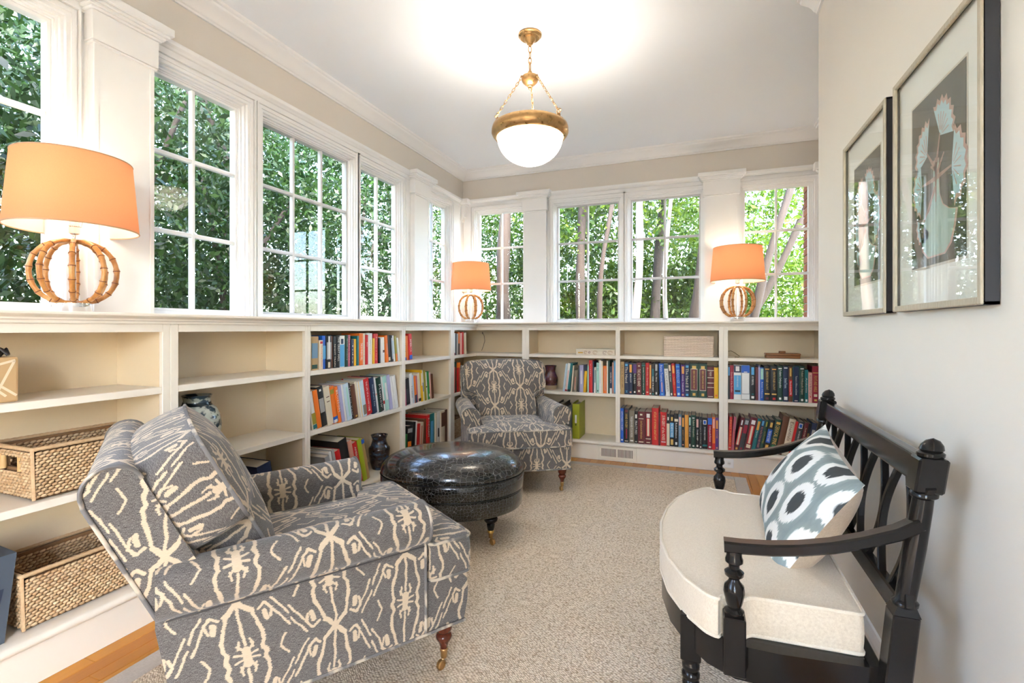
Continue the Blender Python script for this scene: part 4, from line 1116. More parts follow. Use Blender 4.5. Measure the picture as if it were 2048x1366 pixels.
def parse(line):
    """'thickness height colour @lean | R colour z0 z1 w | T colour z0 z1 w text'"""
    p = [q.strip() for q in line.split('|')]
    a = p[0].split(); ln = None
    if a[-1].startswith('@'): ln = float(a.pop()[1:])
    col = ' '.join(a[2:]); dec = []
    for q in p[1:]:
        w = q.split()
        i = 1
        while not w[i].replace('.', '', 1).isdigit(): i += 1
        c = ' '.join(w[1:i])
        if w[0] == 'R': dec.append(('R', c, float(w[i]), float(w[i+1]), float(w[i+2])))
        else: dec.append(('T', c, float(w[i]), float(w[i+1]), float(w[i+2]), ' '.join(w[i+3:])))
    return float(a[0])/1000, float(a[1])/100, col, dec, ln
SHADES = {}
def shelf(side, start, z, spec, where, group, lean_=0.0, recess=.012, depth=.19, gap=.0008, limit=None):
    lines = [l for l in spec.strip().split('\n') if l.strip()]
    B = [parse(l) for l in lines]; n = len(B)
    cur = start
    if limit:
        tot = sum(b[0]/math.cos(math.radians(lean_ if b[4] is None else b[4])) + gap for b in B)
        k = (limit-start)/tot
    else: k = 1.0
    for i, (t, h, c, dec, ln) in enumerate(B):
        t *= k
        ph = math.radians(lean_ if ln is None else ln)
        nm = {'T': ''}
        look = c + ' book'
        tt = [q for q in dec if q[0] == 'T']; rr = [q for q in dec if q[0] == 'R']
        if tt: look += ' with %s title' % tt[0][1]
        elif rr: look += ' with %s band' % rr[0][1]
        pos = ORD[i] + ' from left' if i < n-1 else 'last at right'
        if n == 1: pos = 'alone'
        lab = '%s, %s, %s' % (look, pos, where)
        d = depth + .03*((i*37 % 11)/11 - .5)
        o = book(lab, group, t, h, min(d, .255-recess), c, dec)
        rc = recess + .010*((i*53 % 7)/7)
        lift = max(0, t*math.sin(ph)) if ph > 0 else 0.0
        if side == 'L': o.location = (XF-rc, cur, z+lift+.0004); o.rotation_euler = (0, ph, math.pi/2)
        else: o.location = (cur, YF+rc, z+lift+.0004); o.rotation_euler = (0, ph, 0)
        # when neighbours change lean, leave room for the tilted one
        nxt = (math.radians(lean_ if (i+1 < n and B[i+1][4] is None) else (B[i+1][4] if i+1 < n else 0)))
        cur += t/math.cos(ph) + gap
        if i+1 < n and nxt < ph - .005:
            cur += min(h, B[i+1][1])*(math.tan(ph)-math.tan(nxt))
        elif i+1 < n and nxt > ph + .005 and False: pass
    return cur

# ---- back run, middle bay
shelf('B', -0.624, Z_S2, '''
30 27.5 tan | T brown .2 .9 .45 SURGICAL ANATOMY
33 27 navy | R sky blue .88 .95 .6 | T cream .36 .86 .6 The Hand | T sky blue .06 .12 .5 M
33 26.5 navy | R amber .70 .95 .55 | T white .38 .66 .35 ARTHROSCOPY | R salmon .05 .10 .4
29 26.5 black | R purple .68 .96 .9 | T white .34 .66 .55 Foot & Ankle | R white .06 .11 .4
37 27 maroon | T cream .26 .80 .62 THE ACUTE HAND | R cream .88 .91 .4 | R cream .09 .15 .4
31 27 dark green | R teal .90 .93 .9 | T white .14 .86 .3 Operative Techniques in Orthopaedics | R white .03 .06 .3
28 27 red | T pink .30 .86 .55 Shoulder Surgery | R pink .08 .11 .5
18 26.5 brown | R amber .22 .95 .55 | R white .04 .08 .5
19 26 black | R teal .45 .85 .6 | T white .12 .60 .5 KNEE SURGERY | R teal .02 .08 .6
32 27 black | R grey .76 .96 .5 | T white .42 .70 .35 The Wrist | R white .04 .11 .35
38 26.6 blue @-2 | T white .44 .95 .45 Fracture Treatment | R pink .12 .42 .2 | R sky blue .03 .08 .4
30 26.5 white @-4 | R dark green .85 .99 .98 | T black .14 .80 .55 SKULL BASE ARTHROPLASTY
23 26.5 black @-4 | R cream .78 .96 .55 | T white .45 .72 .35 THE SPINE | R white .03 .10 .4
25 27 red @-3.5 | R amber .70 .93 .6 | T gold .34 .60 .3 TRAUMA | R gold .04 .09 .4
30 26.5 blue @-2 | R sky blue .90 .94 .8 | T pale blue .42 .82 .72 RADIOLOGY | R white .28 .30 .7 | R pale blue .05 .12 .5
28 26 purple | R amber .72 .95 .6 | T white .16 .68 .35 HAND THERAPY | R salmon .04 .09 .5
34 27 navy | R sky blue .88 .95 .6 | T cream .30 .86 .6 The Hand II | R white .20 .22 .6 | R sky blue .04 .10 .5
65 27.3 dark green | R gold .83 .93 .45 | R cream .205 .845 .76 | R maroon .22 .83 .68 | T gold .26 .80 .60 GREEN'S OPERATIVE HAND SURGERY | R gold .05 .13 .32
60 27.3 dark green | R gold .83 .93 .45 | R cream .205 .845 .76 | R maroon .22 .83 .68 | T gold .26 .80 .60 GREEN'S OPERATIVE HAND SURGERY | R gold .05 .13 .32
49 25 maroon | R cream .87 .89 .95 | R cream .64 .66 .95 | R cream .47 .49 .95 | R cream .33 .35 .95 | T cream .70 .85 .6 Surgery | R cream .04 .06 .7
30 24.5 yellow | R orange .06 .12 .5
17 26 dark green | R aqua .76 .96 .7 | T white .12 .72 .5 Injuries of the Hand
''', 'middle shelf, middle back bay', 'books on middle shelf of middle back bay', limit=.142)
shelf('B', -0.624, Z_DECK, '''
26 29 blue | T white .35 .92 .5 ORTHOPAEDIC SURGERY | R white .06 .10 .5
45 29 black | R maroon .88 .96 .5 | T gold .42 .84 .4 HAND SURGERY | R crimson .12 .40 .22 | R cream .04 .06 .6
41 27.5 taupe | T white .18 .82 .62 THE ELBOW AND ITS DISORDERS | R white .06 .10 .6
28 27 black | R white .78 .90 .5 | T white .28 .70 .55 FRACTURES | R grey .04 .07 .5
54 27 maroon | R cream .88 .93 .35 | R cream .77 .79 .7 | T gold .16 .72 .62 Joint Replacement Arthroplasty | R cream .05 .08 .7
57 27 maroon | R white .82 .94 .45 | R red .25 .80 .5 | R cream .26 .79 .28 | R cream .16 .18 .7 | R cream .05 .07 .5
53 30.5 red | T gold .14 .90 .38 ATLAS OF HUMAN ANATOMY
14 26 maroon
48 27.5 red | T cream .16 .90 .5 SURGERY of the KNEE | R white .10 .125 .7
24 26.5 black | R cream .02 .70 .95 | R white .80 .90 .4
33 26 black | R gold .80 .92 .4 | R sky blue .28 .74 .85 | T white .30 .72 .5 THE ADULT KNEE | R gold .05 .22 .6
33 27 black | R cream .76 .84 .85 | T white .26 .72 .4 Rehabilitation | R white .06 .14 .45
22 26.5 steel blue | R pink .66 .92 .7 | T lilac .34 .62 .45 SPORTS
24 26 black | R amber .64 .92 .6 | T amber .20 .55 .3 ANATOMY | R salmon .06 .10 .5
29 26.5 amber
19 26 black | R aqua .70 .94 .6 | T white .34 .66 .5 TENDONS | R white .04 .12 .4
33 26.5 dark green | T cream .34 .86 .55 Pediatric Orthopaedics | R white .90 .93 .5 | R white .05 .09 .4
26 25.5 black | R pink .66 .92 .6 | T white .24 .60 .4 THE HIP | R white .05 .11 .5
20 25.5 black | T white .16 .90 .35 Microsurgery Procedures | R white .03 .08 .4
41 25 black | R white .78 .92 .6 | R blue .80 .90 .4 | T white .28 .70 .6 FOOT AND ANKLE DISORDERS | R teal .08 .14 .8
33 25.3 crimson | R blue .78 .99 .98 | T white .24 .74 .5 Orthopaedic Review | R white .05 .10 .5
22 26 orange | R pink .66 .94 .6 | R red .0 .2 .98
23 25.5 purple | R amber .66 .92 .6 | T amber .36 .62 .35 BONE | R salmon .04 .09 .5
''', 'bottom shelf, middle back bay', 'books on bottom shelf of middle back bay', limit=.142, depth=.21)
# ---- back run, right-hand bay
shelf('B', .211, Z_S2, '''
12 26.5 black | R sky blue .70 .95 .8
26 26.5 crimson | T pink .20 .80 .5 Disorders of the Shoulder
51 27 white | R navy .78 .99 .98 | R white .82 .96 .5 | R sky blue .15 .70 .95 | T white .36 .68 .5 ORTHOPAEDIC KNOWLEDGE | R black .22 .27 .7
59 27 grey | R blue .78 .99 .98 | R white .79 .81 .4 | R white .02 .16 .9 | R white .18 .77 .82
37 26.5 black | R sky blue .74 .96 .5 | T white .44 .70 .4 AO MANUAL | R teal .16 .19 .4 | R white .05 .12 .5
18 25.5 maroon
11 27 lilac
24 25.5 blue | R aqua .64 .97 .8 | T white .08 .56 .5 Review of Anatomy
45 26.5 black | R amber .90 .93 .6 | T gold .32 .86 .55 OPERATIVE SURGERY of the FOOT | R gold .18 .22 .7 | R maroon .04 .10 .4
44 26.5 black | R amber .90 .93 .6 | T gold .32 .86 .55 OPERATIVE SURGERY of the FOOT | R gold .18 .22 .7 | R red .04 .10 .4
35 27 dark green | R white .91 .94 .6 | T white .38 .88 .55 Pediatric Orthopaedics | R white .05 .11 .4
36 27 navy | R white .93 .96 .6 | T pale blue .38 .66 .5 Skeletal Trauma | R white .05 .14 .6
27 26.8 brown | R gold .72 .95 .4 | R red .16 .62 .75 | T white .20 .58 .4 Musculoskeletal MRI
40 26.7 teal | R navy .0 .99 .9 | T white .20 .74 .35 Tumors of Bone and Joint | R white .03 .05 .5
34 27 dark green | R white .92 .95 .6 | T cream .22 .88 .5 Pediatric Orthopaedic Surgery | R white .04 .10 .4
22 24.5 teal | T white .30 .76 .4 Arthritis | R white .03 .10 .5
24 22.5 pink | T brown .24 .92 .5 Acute Low Back Care | R red .18 .22 .3
42 27.3 crimson | T gold .30 .74 .55 FOOT AND ANKLE | R gold .81 .83 .8 | R cream .17 .24 .5 | R gold .05 .10 .4
15 27 crimson | T gold .30 .74 .6 FOOT AND ANKLE
''', 'middle shelf, right-hand back bay', 'books on middle shelf of right-hand back bay', limit=.846)
shelf('B', .211, Z_DECK, '''
22 27 red @2 | T gold .18 .90 .5 FOOT SURGERY | R cream .10 .12 .6
18 27 mauve @4 | T orange .20 .66 .6 CANALE
28 27.3 maroon @11 | R red .20 .72 .98 | R cream .20 .72 .5 | R white .78 .92 .35 | R gold .06 .12 .5
39 26.5 charcoal @11 | R grey .82 .94 .6 | R crimson .55 .80 .65 | R crimson .06 .12 .3
49 27.5 maroon @11 | R white .80 .92 .55 | R red .24 .76 .6 | R cream .25 .75 .3 | R cream .12 .22 .6 | R cream .04 .06 .5
28 27 teal @11 | R amber .66 .92 .6 | T white .44 .64 .4 Spine | R gold .04 .09 .4
23 26.5 navy @11 | T salmon .16 .78 .6 RECONSTRUCTIVE KNEE SURGERY | R sky blue .82 .96 .6 | R salmon .04 .08 .5
27 26.5 dark green @11 | R olive .80 .94 .3 | T olive .30 .66 .4 OUTCOMES | R green .04 .08 .3
40 26.5 black @11 | R gold .78 .92 .4 | R blue .32 .72 .8 | T white .36 .68 .5 THE ADULT KNEE | R gold .05 .26 .5
46 27 dark green @11 | R gold .86 .93 .6 | T gold .28 .84 .6 CERVICAL SPINE | R green .20 .25 .5 | R amber .06 .13 .3
44 30 brown @11
42 28 cream @11 | T brown .40 .92 .55 Essentials
18 26.5 red @11
40 26.5 charcoal @11 | R white .80 .94 .6 | R blue .82 .92 .45 | T white .36 .72 .6 FOOT AND ANKLE DISORDERS
27 26 maroon @11 | T cream .36 .84 .35 Radiology of Bone | R cream .1 .16 .5
21 25.5 black @11 | T gold .3 .7 .5 EXAMINATION
36 26 navy @11 | R grey .30 .80 .55
''', 'bottom shelf, right-hand back bay', 'books on bottom shelf of right-hand back bay', limit=.775, depth=.20)
# ---- back run, bay behind the far armchair
shelf('B', -1.128, Z_S2, '''
18 24.5 pale blue @7
24 25 white @7 | R pink .05 .75 .4 | R crimson .01 .07 .9
22 25 teal @7 | R black .01 .08 .9
13 23 cream @5
36 19 taupe @3 | R salmon .1 .7 .2
13 23 charcoal @1
35 23.5 lilac | R white .3 .8 .2
23 18.5 yellow @4
13 23 aqua
33 28 red | T white .5 .9 .2 Voyage
12 27 navy
16 22 white @1 | R teal .4 .9 .4
26 26 aqua | T teal .7 .95 .5 OIL | R black .04 .10 .3
18 28 white | R pale blue .3 .9 .3
15 27.5 cream
33 23.5 orange | R salmon .1 .9 .3
10 27.5 white
15 27.8 dark green
20 23 navy | T white .4 .8 .5 GARDEN | R white .0 .2 .9
12 26.5 salmon
30 28 steel blue | R sky blue .05 .95 .6
17 22 pink
14 20 navy | R white .1 .2 .7
''', 'middle shelf behind far armchair', 'books on middle shelf behind far armchair', limit=-.665, depth=.18)
# ---- left run, widest bay
shelf('L', 2.094, Z_S1, '''
14 20.5 cream
60 18.5 tan | R steel blue .35 .80 .7 | R dark green .04 .16 .6
27 16.3 cream | R red .88 .96 .6 | T red .10 .84 .4 The Long Way Home
24 18.8 blue | R sky blue .30 .70 .9
38 18.8 black | R grey .28 .80 .9 | R white .30 .98 .3 | R cream .03 .20 .4
15 18.5 brown
21 18.3 black | T cream .05 .75 .5 NIGHT TRAIN
26 18.6 black | T white .20 .96 .5 THE GREAT HALL
46 18.6 white | R sky blue .02 .72 .75 | R navy .74 .90 .4
23 19 dark green | T white .2 .9 .35 Green Country
25 19 mauve | T pink .1 .95 .45 The Rose Garden
22 16.3 navy | T white .1 .85 .35 Tides
30 16.4 yellow
15 18.3 teal
35 19.8 orange | T white .15 .7 .6 THE BURNING HILL
21 19.8 cream | T taupe .1 .8 .3 Letters from Rome
27 18.8 red | T white .6 .75 .3 Ember
46 19.8 white | T taupe .3 .8 .2 Winter
14 16.5 yellow
42 19.5 red | T pink .1 .9 .35 A History of Things
14 16.6 black @-1
20 16 white @-1
26 17 white @-2 | R brown .4 .5 .8
28 18.2 orange @-5 | R salmon .3 .7 .3
29 18.3 black @-5 | R cream .05 .18 .6
24 18.2 charcoal @-6 | R pale blue .1 .9 .3
18 18 white @-7 | R pale blue .3 .8 .6
18 17.8 olive @-8 | R orange .0 .3 .9
18 16.4 white @-9
''', 'top shelf, widest left bay', 'books on top shelf of widest left bay', limit=2.935, depth=.15)
shelf('L', 2.117, Z_S2, '''
10 19 cream
34 21 white | R olive .12 .42 .95 | R teal .0 .11 .95
32 21.5 orange
48 23 black | R grey .35 .7 .7 | R white .88 .93 .3
45 22.5 cream | R brown .60 .62 .5 | R brown .72 .74 .5
42 22 orange | R olive .8 .92 .7 | R blue .02 .18 .9 | R white .02 .1 .7
24 21.8 orange | T white .3 .9 .6 BLOSSOM
21 22 lilac
25 22.2 white
42 22.6 pale blue | R aqua .1 .9 .3
17 22.6 black | T white .1 .9 .5 The Ice Year
39 21 brown | R gold .04 .09 .4
22 22.8 cream
23 22.6 white | R yellow .0 1.0 .15
32 23 pale blue | R taupe .05 .32 .9
60 23.5 red | T white .12 .92 .25 THE LIFE OF A COMPOSER | R cream .1 .13 .3
44 23.8 navy | T pale blue .2 .8 .3 Northern Sea
25 23.5 white | R pink .5 .55 .5
48 23.2 dark green | R black .0 .8 .5 | T white .1 .8 .45 Memoir
25 23.2 white | R red .2 .3 .6
36 23.6 aqua | R white .3 .8 .5
32 24 lilac
32 22.6 white
34 23 white
''', 'middle shelf, widest left bay', 'books on middle shelf of widest left bay', lean_=-10.5, limit=2.948, depth=.165)
shelf('L', 2.150, Z_DECK, '''
28 17 charcoal
26 17 cream
22 17.5 cream
19 18 white
30 24 grey
16 26 white
17 27 grey
32 25.5 red
60 30.5 black | R navy .1 .5 .5
28 29 salmon
38 26.5 red | T white .2 .9 .3 AMERICAN ART
30 28 lime
25 27.5 tan | R blue .88 .98 .9
''', 'bottom shelf, widest left bay', 'books on bottom shelf of widest left bay', lean_=-14, limit=2.64, depth=.20)
# ---- left run, bay next to the corner
shelf('L', 3.011, Z_S1, '''
28 18 yellow | R blue .0 .12 .95 | T black .3 .7 .5 JAVA
38 17.5 orange
44 19 red | T white .3 .8 .4 AMERICA | R blue .02 .18 .8
''', 'top shelf, narrow left bay', 'books on top shelf of narrow left bay', lean_=-3, depth=.15)
shelf('L', 3.03, Z_S2, '''
12 20 mauve
64 19 black | R charcoal .1 .6 .7
36 22.5 white | T black .2 .6 .4 TOWNS
24 21 pale blue
28 20 orange | R navy .0 .3 .95
22 20 mauve
38 22 cream | R black .02 .12 .9
24 24 yellow | R white .5 .9 .5
30 23.5 white | R blue .3 .6 .3
22 23.5 olive
30 21.5 white | R black .45 .5 .4
28 22 green | R white .1 .2 .4
34 21 pink
24 19.5 brown
''', 'middle shelf, narrow left bay', 'books on middle shelf of narrow left bay', lean_=-6, limit=3.44, depth=.165)
shelf('L', 3.011, Z_DECK, '''
24 20 green @5
60 25 black @5 | R orange .0 .55 .6 | R grey .80 .92 .8
26 27 black @4
24 27 white @4
30 24.5 red @3
44 24.5 cream @3 | R salmon .1 .9 .4
26 26.5 brown @2
38 29 red | T white .42 .92 .45 RODHAM
66 29 teal | R sky blue .2 .8 .5
24 28.5 cream
54 28.5 white | R black .3 .55 .3
56 28.5 cream | R brown .55 .95 .8
44 28.5 brown
''', 'bottom shelf, narrow left bay', 'books on bottom shelf of narrow left bay', limit=3.655, depth=.20)
# ---- corner bay
shelf('L', 3.762, Z_S1, '''
38 19 white | R crimson .0 .1 .6
32 19 charcoal
26 18.5 grey
40 19.5 orange | R black .0 .5 .6
34 19 pink
44 19.8 red
40 19 cream @-4
''', 'top shelf, corner bay', 'books on top shelf of corner bay', depth=.15, gap=.001)
shelf('L', 3.762, Z_S2, '''
40 22 red
34 26.5 dark green
46 21 red
30 25.5 orange
''', 'middle shelf, corner bay', 'books on middle shelf of corner bay', depth=.16, gap=.001)
# ---- left run, bay behind the near armchair
shelf('L', 1.585, Z_DECK, '''
45 21 red @-10
48 24 green @-10
34 25 black @-10
36 25 charcoal @-10
30 23 red @-10
70 30 navy @-10
36 18.5 brown @-4
34 17.5 black @-4 | R white .2 .8 .4
34 18 maroon @-3
''', 'bottom shelf behind near armchair', 'books on bottom shelf behind near armchair', limit=2.03, depth=.20)
# ================================================================ BASKETS, JARS AND BOXES ON THE SHELVES
def wicker_basket(label, x0, x1, y0, y1, z, h, handle=True, st=.018, rowh=.0100, group='lidless wicker baskets', handle_end=0):
    t = thing('wicker_basket', label, 'basket', ((x0+x1)/2, (y0+y1)/2, z), 0, group)
    a, b = (x1-x0)/2, (y1-y0)/2; fl = .012        # slight flare to the top
    w = .008
    core = MB()
    hz0, hz1, hh = h*.56, h*.80, .050            # handle opening in the two short ends
    core.box(-a+w, -a+2*w, -b+w, b-w, .004, h-.006).box(a-2*w, a-w, -b+w, b-w, .004, h-.006)
    for s in (-1, 1):
        y = s*(b-1.5*w); q0, q1 = y-w/2, y+w/2
        if handle:
            core.box(-a+w, a-w, q0, q1, .004, hz0).box(-a+w, a-w, q0, q1, hz1, h-.006).box(-a+w, -hh, q0, q1, hz0, hz1).box(hh, a-w, q0, q1, hz0, hz1)
        else: core.box(-a+w, a-w, q0, q1, .004, h-.006)
    core.box(-a+w, a-w, -b+w, b-w, .002, .008)
    obj('basket_body', core, M_WICKER_IN, t)
    # woven strands, joined into one part
    R_ = random.Random(int(abs(x0*1000+y0*977)*10) % 9973)
    V, Fs = [], []
    def strand(p, q, n, r, tilt):
        p, q, n = Vector(p), Vector(q), Vector(n); d = q-p; up_ = Vector((0, 0, 1))
        o = len(V); 
        for f, k in ((0.0, .45), (.25, 1.0), (.75, 1.0), (1.0, .45)):
            c = p + d*f + up_*(tilt*(f-.5)) + n*(r*.9*math.sin(math.pi*f))
            for (e1, e2) in ((1, .55), (-1, .55), (-1, -.6), (1, -.6)): V.append(tuple(c + up_*(r*k*e1*.95) + n*(r*k*e2)))
        for i in range(3):
            for k in range(4):
                k2 = (k+1) % 4; Fs.append((o+i*4+k, o+i*4+k2, o+(i+1)*4+k2, o+(i+1)*4+k))
        Fs.append((o, o+3, o+2, o+1)); Fs.append((o+12, o+13, o+14, o+15))
    rows = int((h-.016)/rowh)
    def side(p0, p1, n, isend, inner=False):
        p0, p1 = Vector(p0), Vector(p1); L = (p1-p0).length; d = (p1-p0)/L
        m = int(L/st)
        for j in range(rows):
            zz = .008 + (j+.5)*rowh
            off = (j % 2)*.5
            for i in range(-1, m+1):
                s0 = (i+off)*L/m + .0008; s1 = s0 + L/m*1.04
                s0, s1 = max(s0, 0), min(s1, L)
                if s1-s0 < st*.3: continue
                mid = (s0+s1)/2 - L/2
                if isend and handle and hz0-.004 < zz < hz1+.004 and abs(mid) < hh: continue
                g = fl*(zz/h)
                nn = Vector(n)
                strand(p0+d*s0+nn*(g*(0 if inner else 1))+Vector((0, 0, zz)), p0+d*s1+nn*(g*(0 if inner else 1))+Vector((0, 0, zz)), n, rowh*.47, .0030+R_.uniform(-.0004, .0004))
    side((a-w*.6, -b, 0), (a-w*.6, b, 0), (1, 0, 0), False); side((-a+w*.6, b, 0), (-a+w*.6, -b, 0), (-1, 0, 0), False)
    side((-a, -b+w*.6, 0), (a, -b+w*.6, 0), (0, -1, 0), True); side((a, b-w*.6, 0), (-a, b-w*.6, 0), (0, 1, 0), True)
    side((-a+2*w, -b+2*w, 0), (-a+2*w, b-2*w, 0), (1, 0, 0), False, True); side((a-2*w, b-2*w, 0), (a-2*w, -b+2*w, 0), (-1, 0, 0), False, True)
    side((-a+2*w, b-2*w, 0), (a-2*w, b-2*w, 0), (0, -1, 0), True, True); side((a-2*w, -b+2*w, 0), (-a+2*w, -b+2*w, 0), (0, 1, 0), True, True)
    wv = link('weave', pydata_mesh('weave', np.array(V), np.array(Fs)), M_WICKER, t); wv['kind'] = 'stuff'
    e = fl*.7
    rim = [(-a-e, -b-e), (a+e, -b-e), (a+e, b+e), (-a-e, b+e)]
    pts = []
    for k in range(4):
        p, q = rim[k], rim[(k+1) % 4]
        n = 40
        for i in range(n): pts.append((p[0]+(q[0]-p[0])*i/n, p[1]+(q[1]-p[1])*i/n, h-.004))
    obj('rim', MB().tube(pts, [.0075 if i % 2 else .0062 for i in range(len(pts))], 7, True), M_WICKER, t, 60)
    for sx in (-1, 1):
        for sy in (-1, 1):
            obj('corner_binding', MB().tube([(sx*(a-.001), sy*(b-.001), .004), (sx*(a+e*.5), sy*(b+e*.5), h*.5), (sx*(a+e), sy*(b+e), h-.006)], .0055, 6), M_WICKER, t, 60)
    if handle:
        for s in (-1, 1):
            y = s*(b+.002)
            for xx in (-hh, hh): obj('handle_wrap', MB().tube([(xx, y, hz0-.004), (xx, y, hz1+.004)], .0095, 8), plain((.58, .36, .15), .5, 0, 'rattan_wrap'), t, 60)
    return t
wicker_basket('long open wicker basket with handle slot on middle shelf at left', -2.215, -1.983, .925, 1.285, Z_S2, .172)
wicker_basket('long open wicker basket on bottom deck behind near armchair', -2.222, -1.995, .905, 1.275, Z_DECK, .185)
wicker_basket('small wicker basket tucked on bottom deck of corner bay', -2.20, -1.985, 3.79, 4.06, Z_DECK, .17, False)

# pale rope basket
t = thing('rope_basket', 'pale coiled-rope storage basket on top shelf of back bookcase', 'basket', (-.084, YF+.145, Z_S1))
w, dpt, hh_ = .187, .105, .170
def _rope():
    m = NT('seagrass_rope'); n = m.noise(m.coord('Object', (300, 300, 90)), 1.0, 2); r = m.n('ShaderNodeNewGeometry').outputs['Random Per Island']
    return m.pbr(m.mix(n, (.62, .45, .33), (.95, .80, .66)), .8, 0, m.bump(n, .6, .003))
M_ROPE = _rope()
for k in range(12):
    z = .0073 + k*.0138
    o_ = round_poly([(-w, -dpt), (w, -dpt), (w, dpt), (-w, dpt)], .02, 3)
    pts = []
    for i in range(len(o_)):
        p, q = Vector(o_[i]), Vector(o_[(i+1) % len(o_)]); n = max(1, int((q-p).length/.012))
        for j in range(n): r_ = p+(q-p)*(j/n); pts.append((r_.x, r_.y, z))
    obj('rope_coil', MB().tube(pts, [.0077 if i % 2 else .0066 for i in range(len(pts))], 6, True), M_ROPE, t, 60)
obj('lining', MB().box(-w+.004, w-.004, -dpt+.004, dpt-.004, .002, hh_-.012), plain((.62, .47, .35), .9, 0, 'rope_lining'), t)

# ceramics
def _glaze(name, stops, sc, rough=.15, wave=False):
    m = NT(name); c = m.coord('Object')
    n = m.noise(m.coord('Object', sc), 1.0, 3, .6)
    return m.pbr(m.ramp(n, stops), rough, 0, None, Coat_Weight=.4)
M_BLUEJAR = _glaze('blue_brush_glaze', [(.30, (.010, .018, .035)), (.45, (.035, .055, .07)), (.50, (.42, .43, .36)), (.62, (.40, .41, .34)), (.66, (.02, .035, .05))], (13, 13, 16))
M_DARKJAR = _glaze('dark_drip_glaze', [(.30, (.008, .010, .018)), (.5, (.035, .018, .012)), (.62, (.04, .075, .13)), (.7, (.16, .24, .32))], (14, 14, 30))
M_BRNJAR = _glaze('brown_purple_glaze', [(.3, (.03, .008, .008)), (.5, (.11, .035, .03)), (.62, (.10, .05, .10)), (.72, (.2, .12, .1))], (16, 16, 18))
t = thing('ceramic_jar', 'large round blue-brushed ceramic jar behind the near armchair', 'jar', (-2.088, 1.548, Z_S2), 0, 'glazed jars on the shelves')
obj('body', MB().lathe([(0, 0), (.058, 0), (.062, .006), (.078, .04), (.093, .09), (.097, .125), (.092, .165), (.076, .198), (.060, .212), (.054, .220), (.052, .236), (.056, .252), (.060, .258), (.056, .259), (.048, .250), (.047, .225), (.070, .19), (.086, .13), (.05, .02), (0, .012)], 48), M_BLUEJAR, t, 60)
obj('neck_band', MB().lathe([(.0605, .2125), (.0560, .2205), (.0545, .228)], 48, cap=False), plain((.014, .025, .03), .15, 0, 'dark_glaze_band'), t, 60)
t = thing('ceramic_vase', 'dark blue-brown glazed vase beside leaning books on bottom deck', 'vase', (-2.058, 2.842, Z_DECK), 0, 'glazed jars on the shelves')
obj('body', MB().lathe([(0, 0), (.046, 0), (.050, .006), (.062, .05), (.070, .10), (.073, .135), (.071, .146), (.058, .160), (.050, .185), (.047, .205), (.055, .226), (.058, .232), (.054, .233), (.042, .21), (.045, .18), (.06, .14), (.05, .04), (0, .012)], 40), M_DARKJAR, t, 60)
t = thing('ceramic_vase', 'brown-purple glazed vase on middle shelf behind far armchair', 'vase', (-1.272, 4.335, Z_S2), 0, 'glazed jars on the shelves')
obj('body', MB().lathe([(0, 0), (.048, 0), (.052, .006), (.060, .04), (.068, .085), (.066, .11), (.050, .145), (.043, .165), (.048, .195), (.054, .212), (.058, .217), (.054, .218), (.038, .19), (.036, .16), (.055, .11), (.045, .03), (0, .012)], 40), M_BRNJAR, t, 60)
obj('foot', MB().lathe([(.0485, .0005), (.0535, .006), (.0585, .030), (.0610, .0405)], 40, cap=False), plain((.42, .30, .18), .5, 0, 'bare_clay'), t, 60)

# wooden box with lid
def _wood(name, c1, c2):
    m = NT(name); n = m.noise(m.coord('Object', (3, 30, 60)), 2.0, 4)
    return m.pbr(m.mix(n, c1, c2), .4)
M_WBOX = _wood('burl_wood', (.10, .03, .008), (.36, .13, .035))
t = thing('wooden_box', 'flat brown wooden box with square knob on top right shelf', 'box', (.600, YF+.115, Z_S1))
obj('body', MB().bbox(-.118, .118, -.045, .045, 0, .022, .003, 1), M_WBOX, t)
ld_ = obj('lid', MB().bbox(-.120, .120, -.047, .047, .0225, .038, .003, 1), M_WBOX, t)
obj('knob', MB().bbox(-.022, .022, -.020, .020, .0382, .054, .002, 1), M_WBOX, ld_)
# scroll-patterned box
t = thing('patterned_box', 'cream box printed with brown scrolls on top shelf, behind far armchair', 'box', (-.842, YF+.105, Z_S1))
obj('body', MB().bbox(-.170, .170, -.075, .075, 0, .040, .003, 1), plain((.72, .63, .50), .6, 0, 'scroll_box_paper'), t)
obj('lid', MB().bbox(-.172, .172, -.077, .077, .0402, .052, .003, 1), plain((.74, .66, .53), .6, 0, 'scroll_box_lid'), t)
sm1, sm2 = plain((.40, .20, .07), .6, 0, 'scroll_brown'), plain((.16, .05, .05), .6, 0, 'scroll_maroon')
for k, (x, r_, mm) in enumerate(((-.085, .014, sm1), (-.050, .009, sm2), (.000, .020, sm1), (.082, .017, sm2), (.128, .020, sm1))):
    for q in (1.0, .55):
        obj('scroll_print', MB().tube([(x+r_*q*math.cos(a), -.0758, .022+min(r_*q, .0175)*math.sin(a)) for a in [2*math.pi*i/16 for i in range(15)]], .0014, 4), mm, t)
obj('clasp', MB().bbox(-.150, -.108, -.080, -.0752, .014, .026, .001, 1), plain((.62, .36, .08), .5, 0, 'clasp_amber'), t)
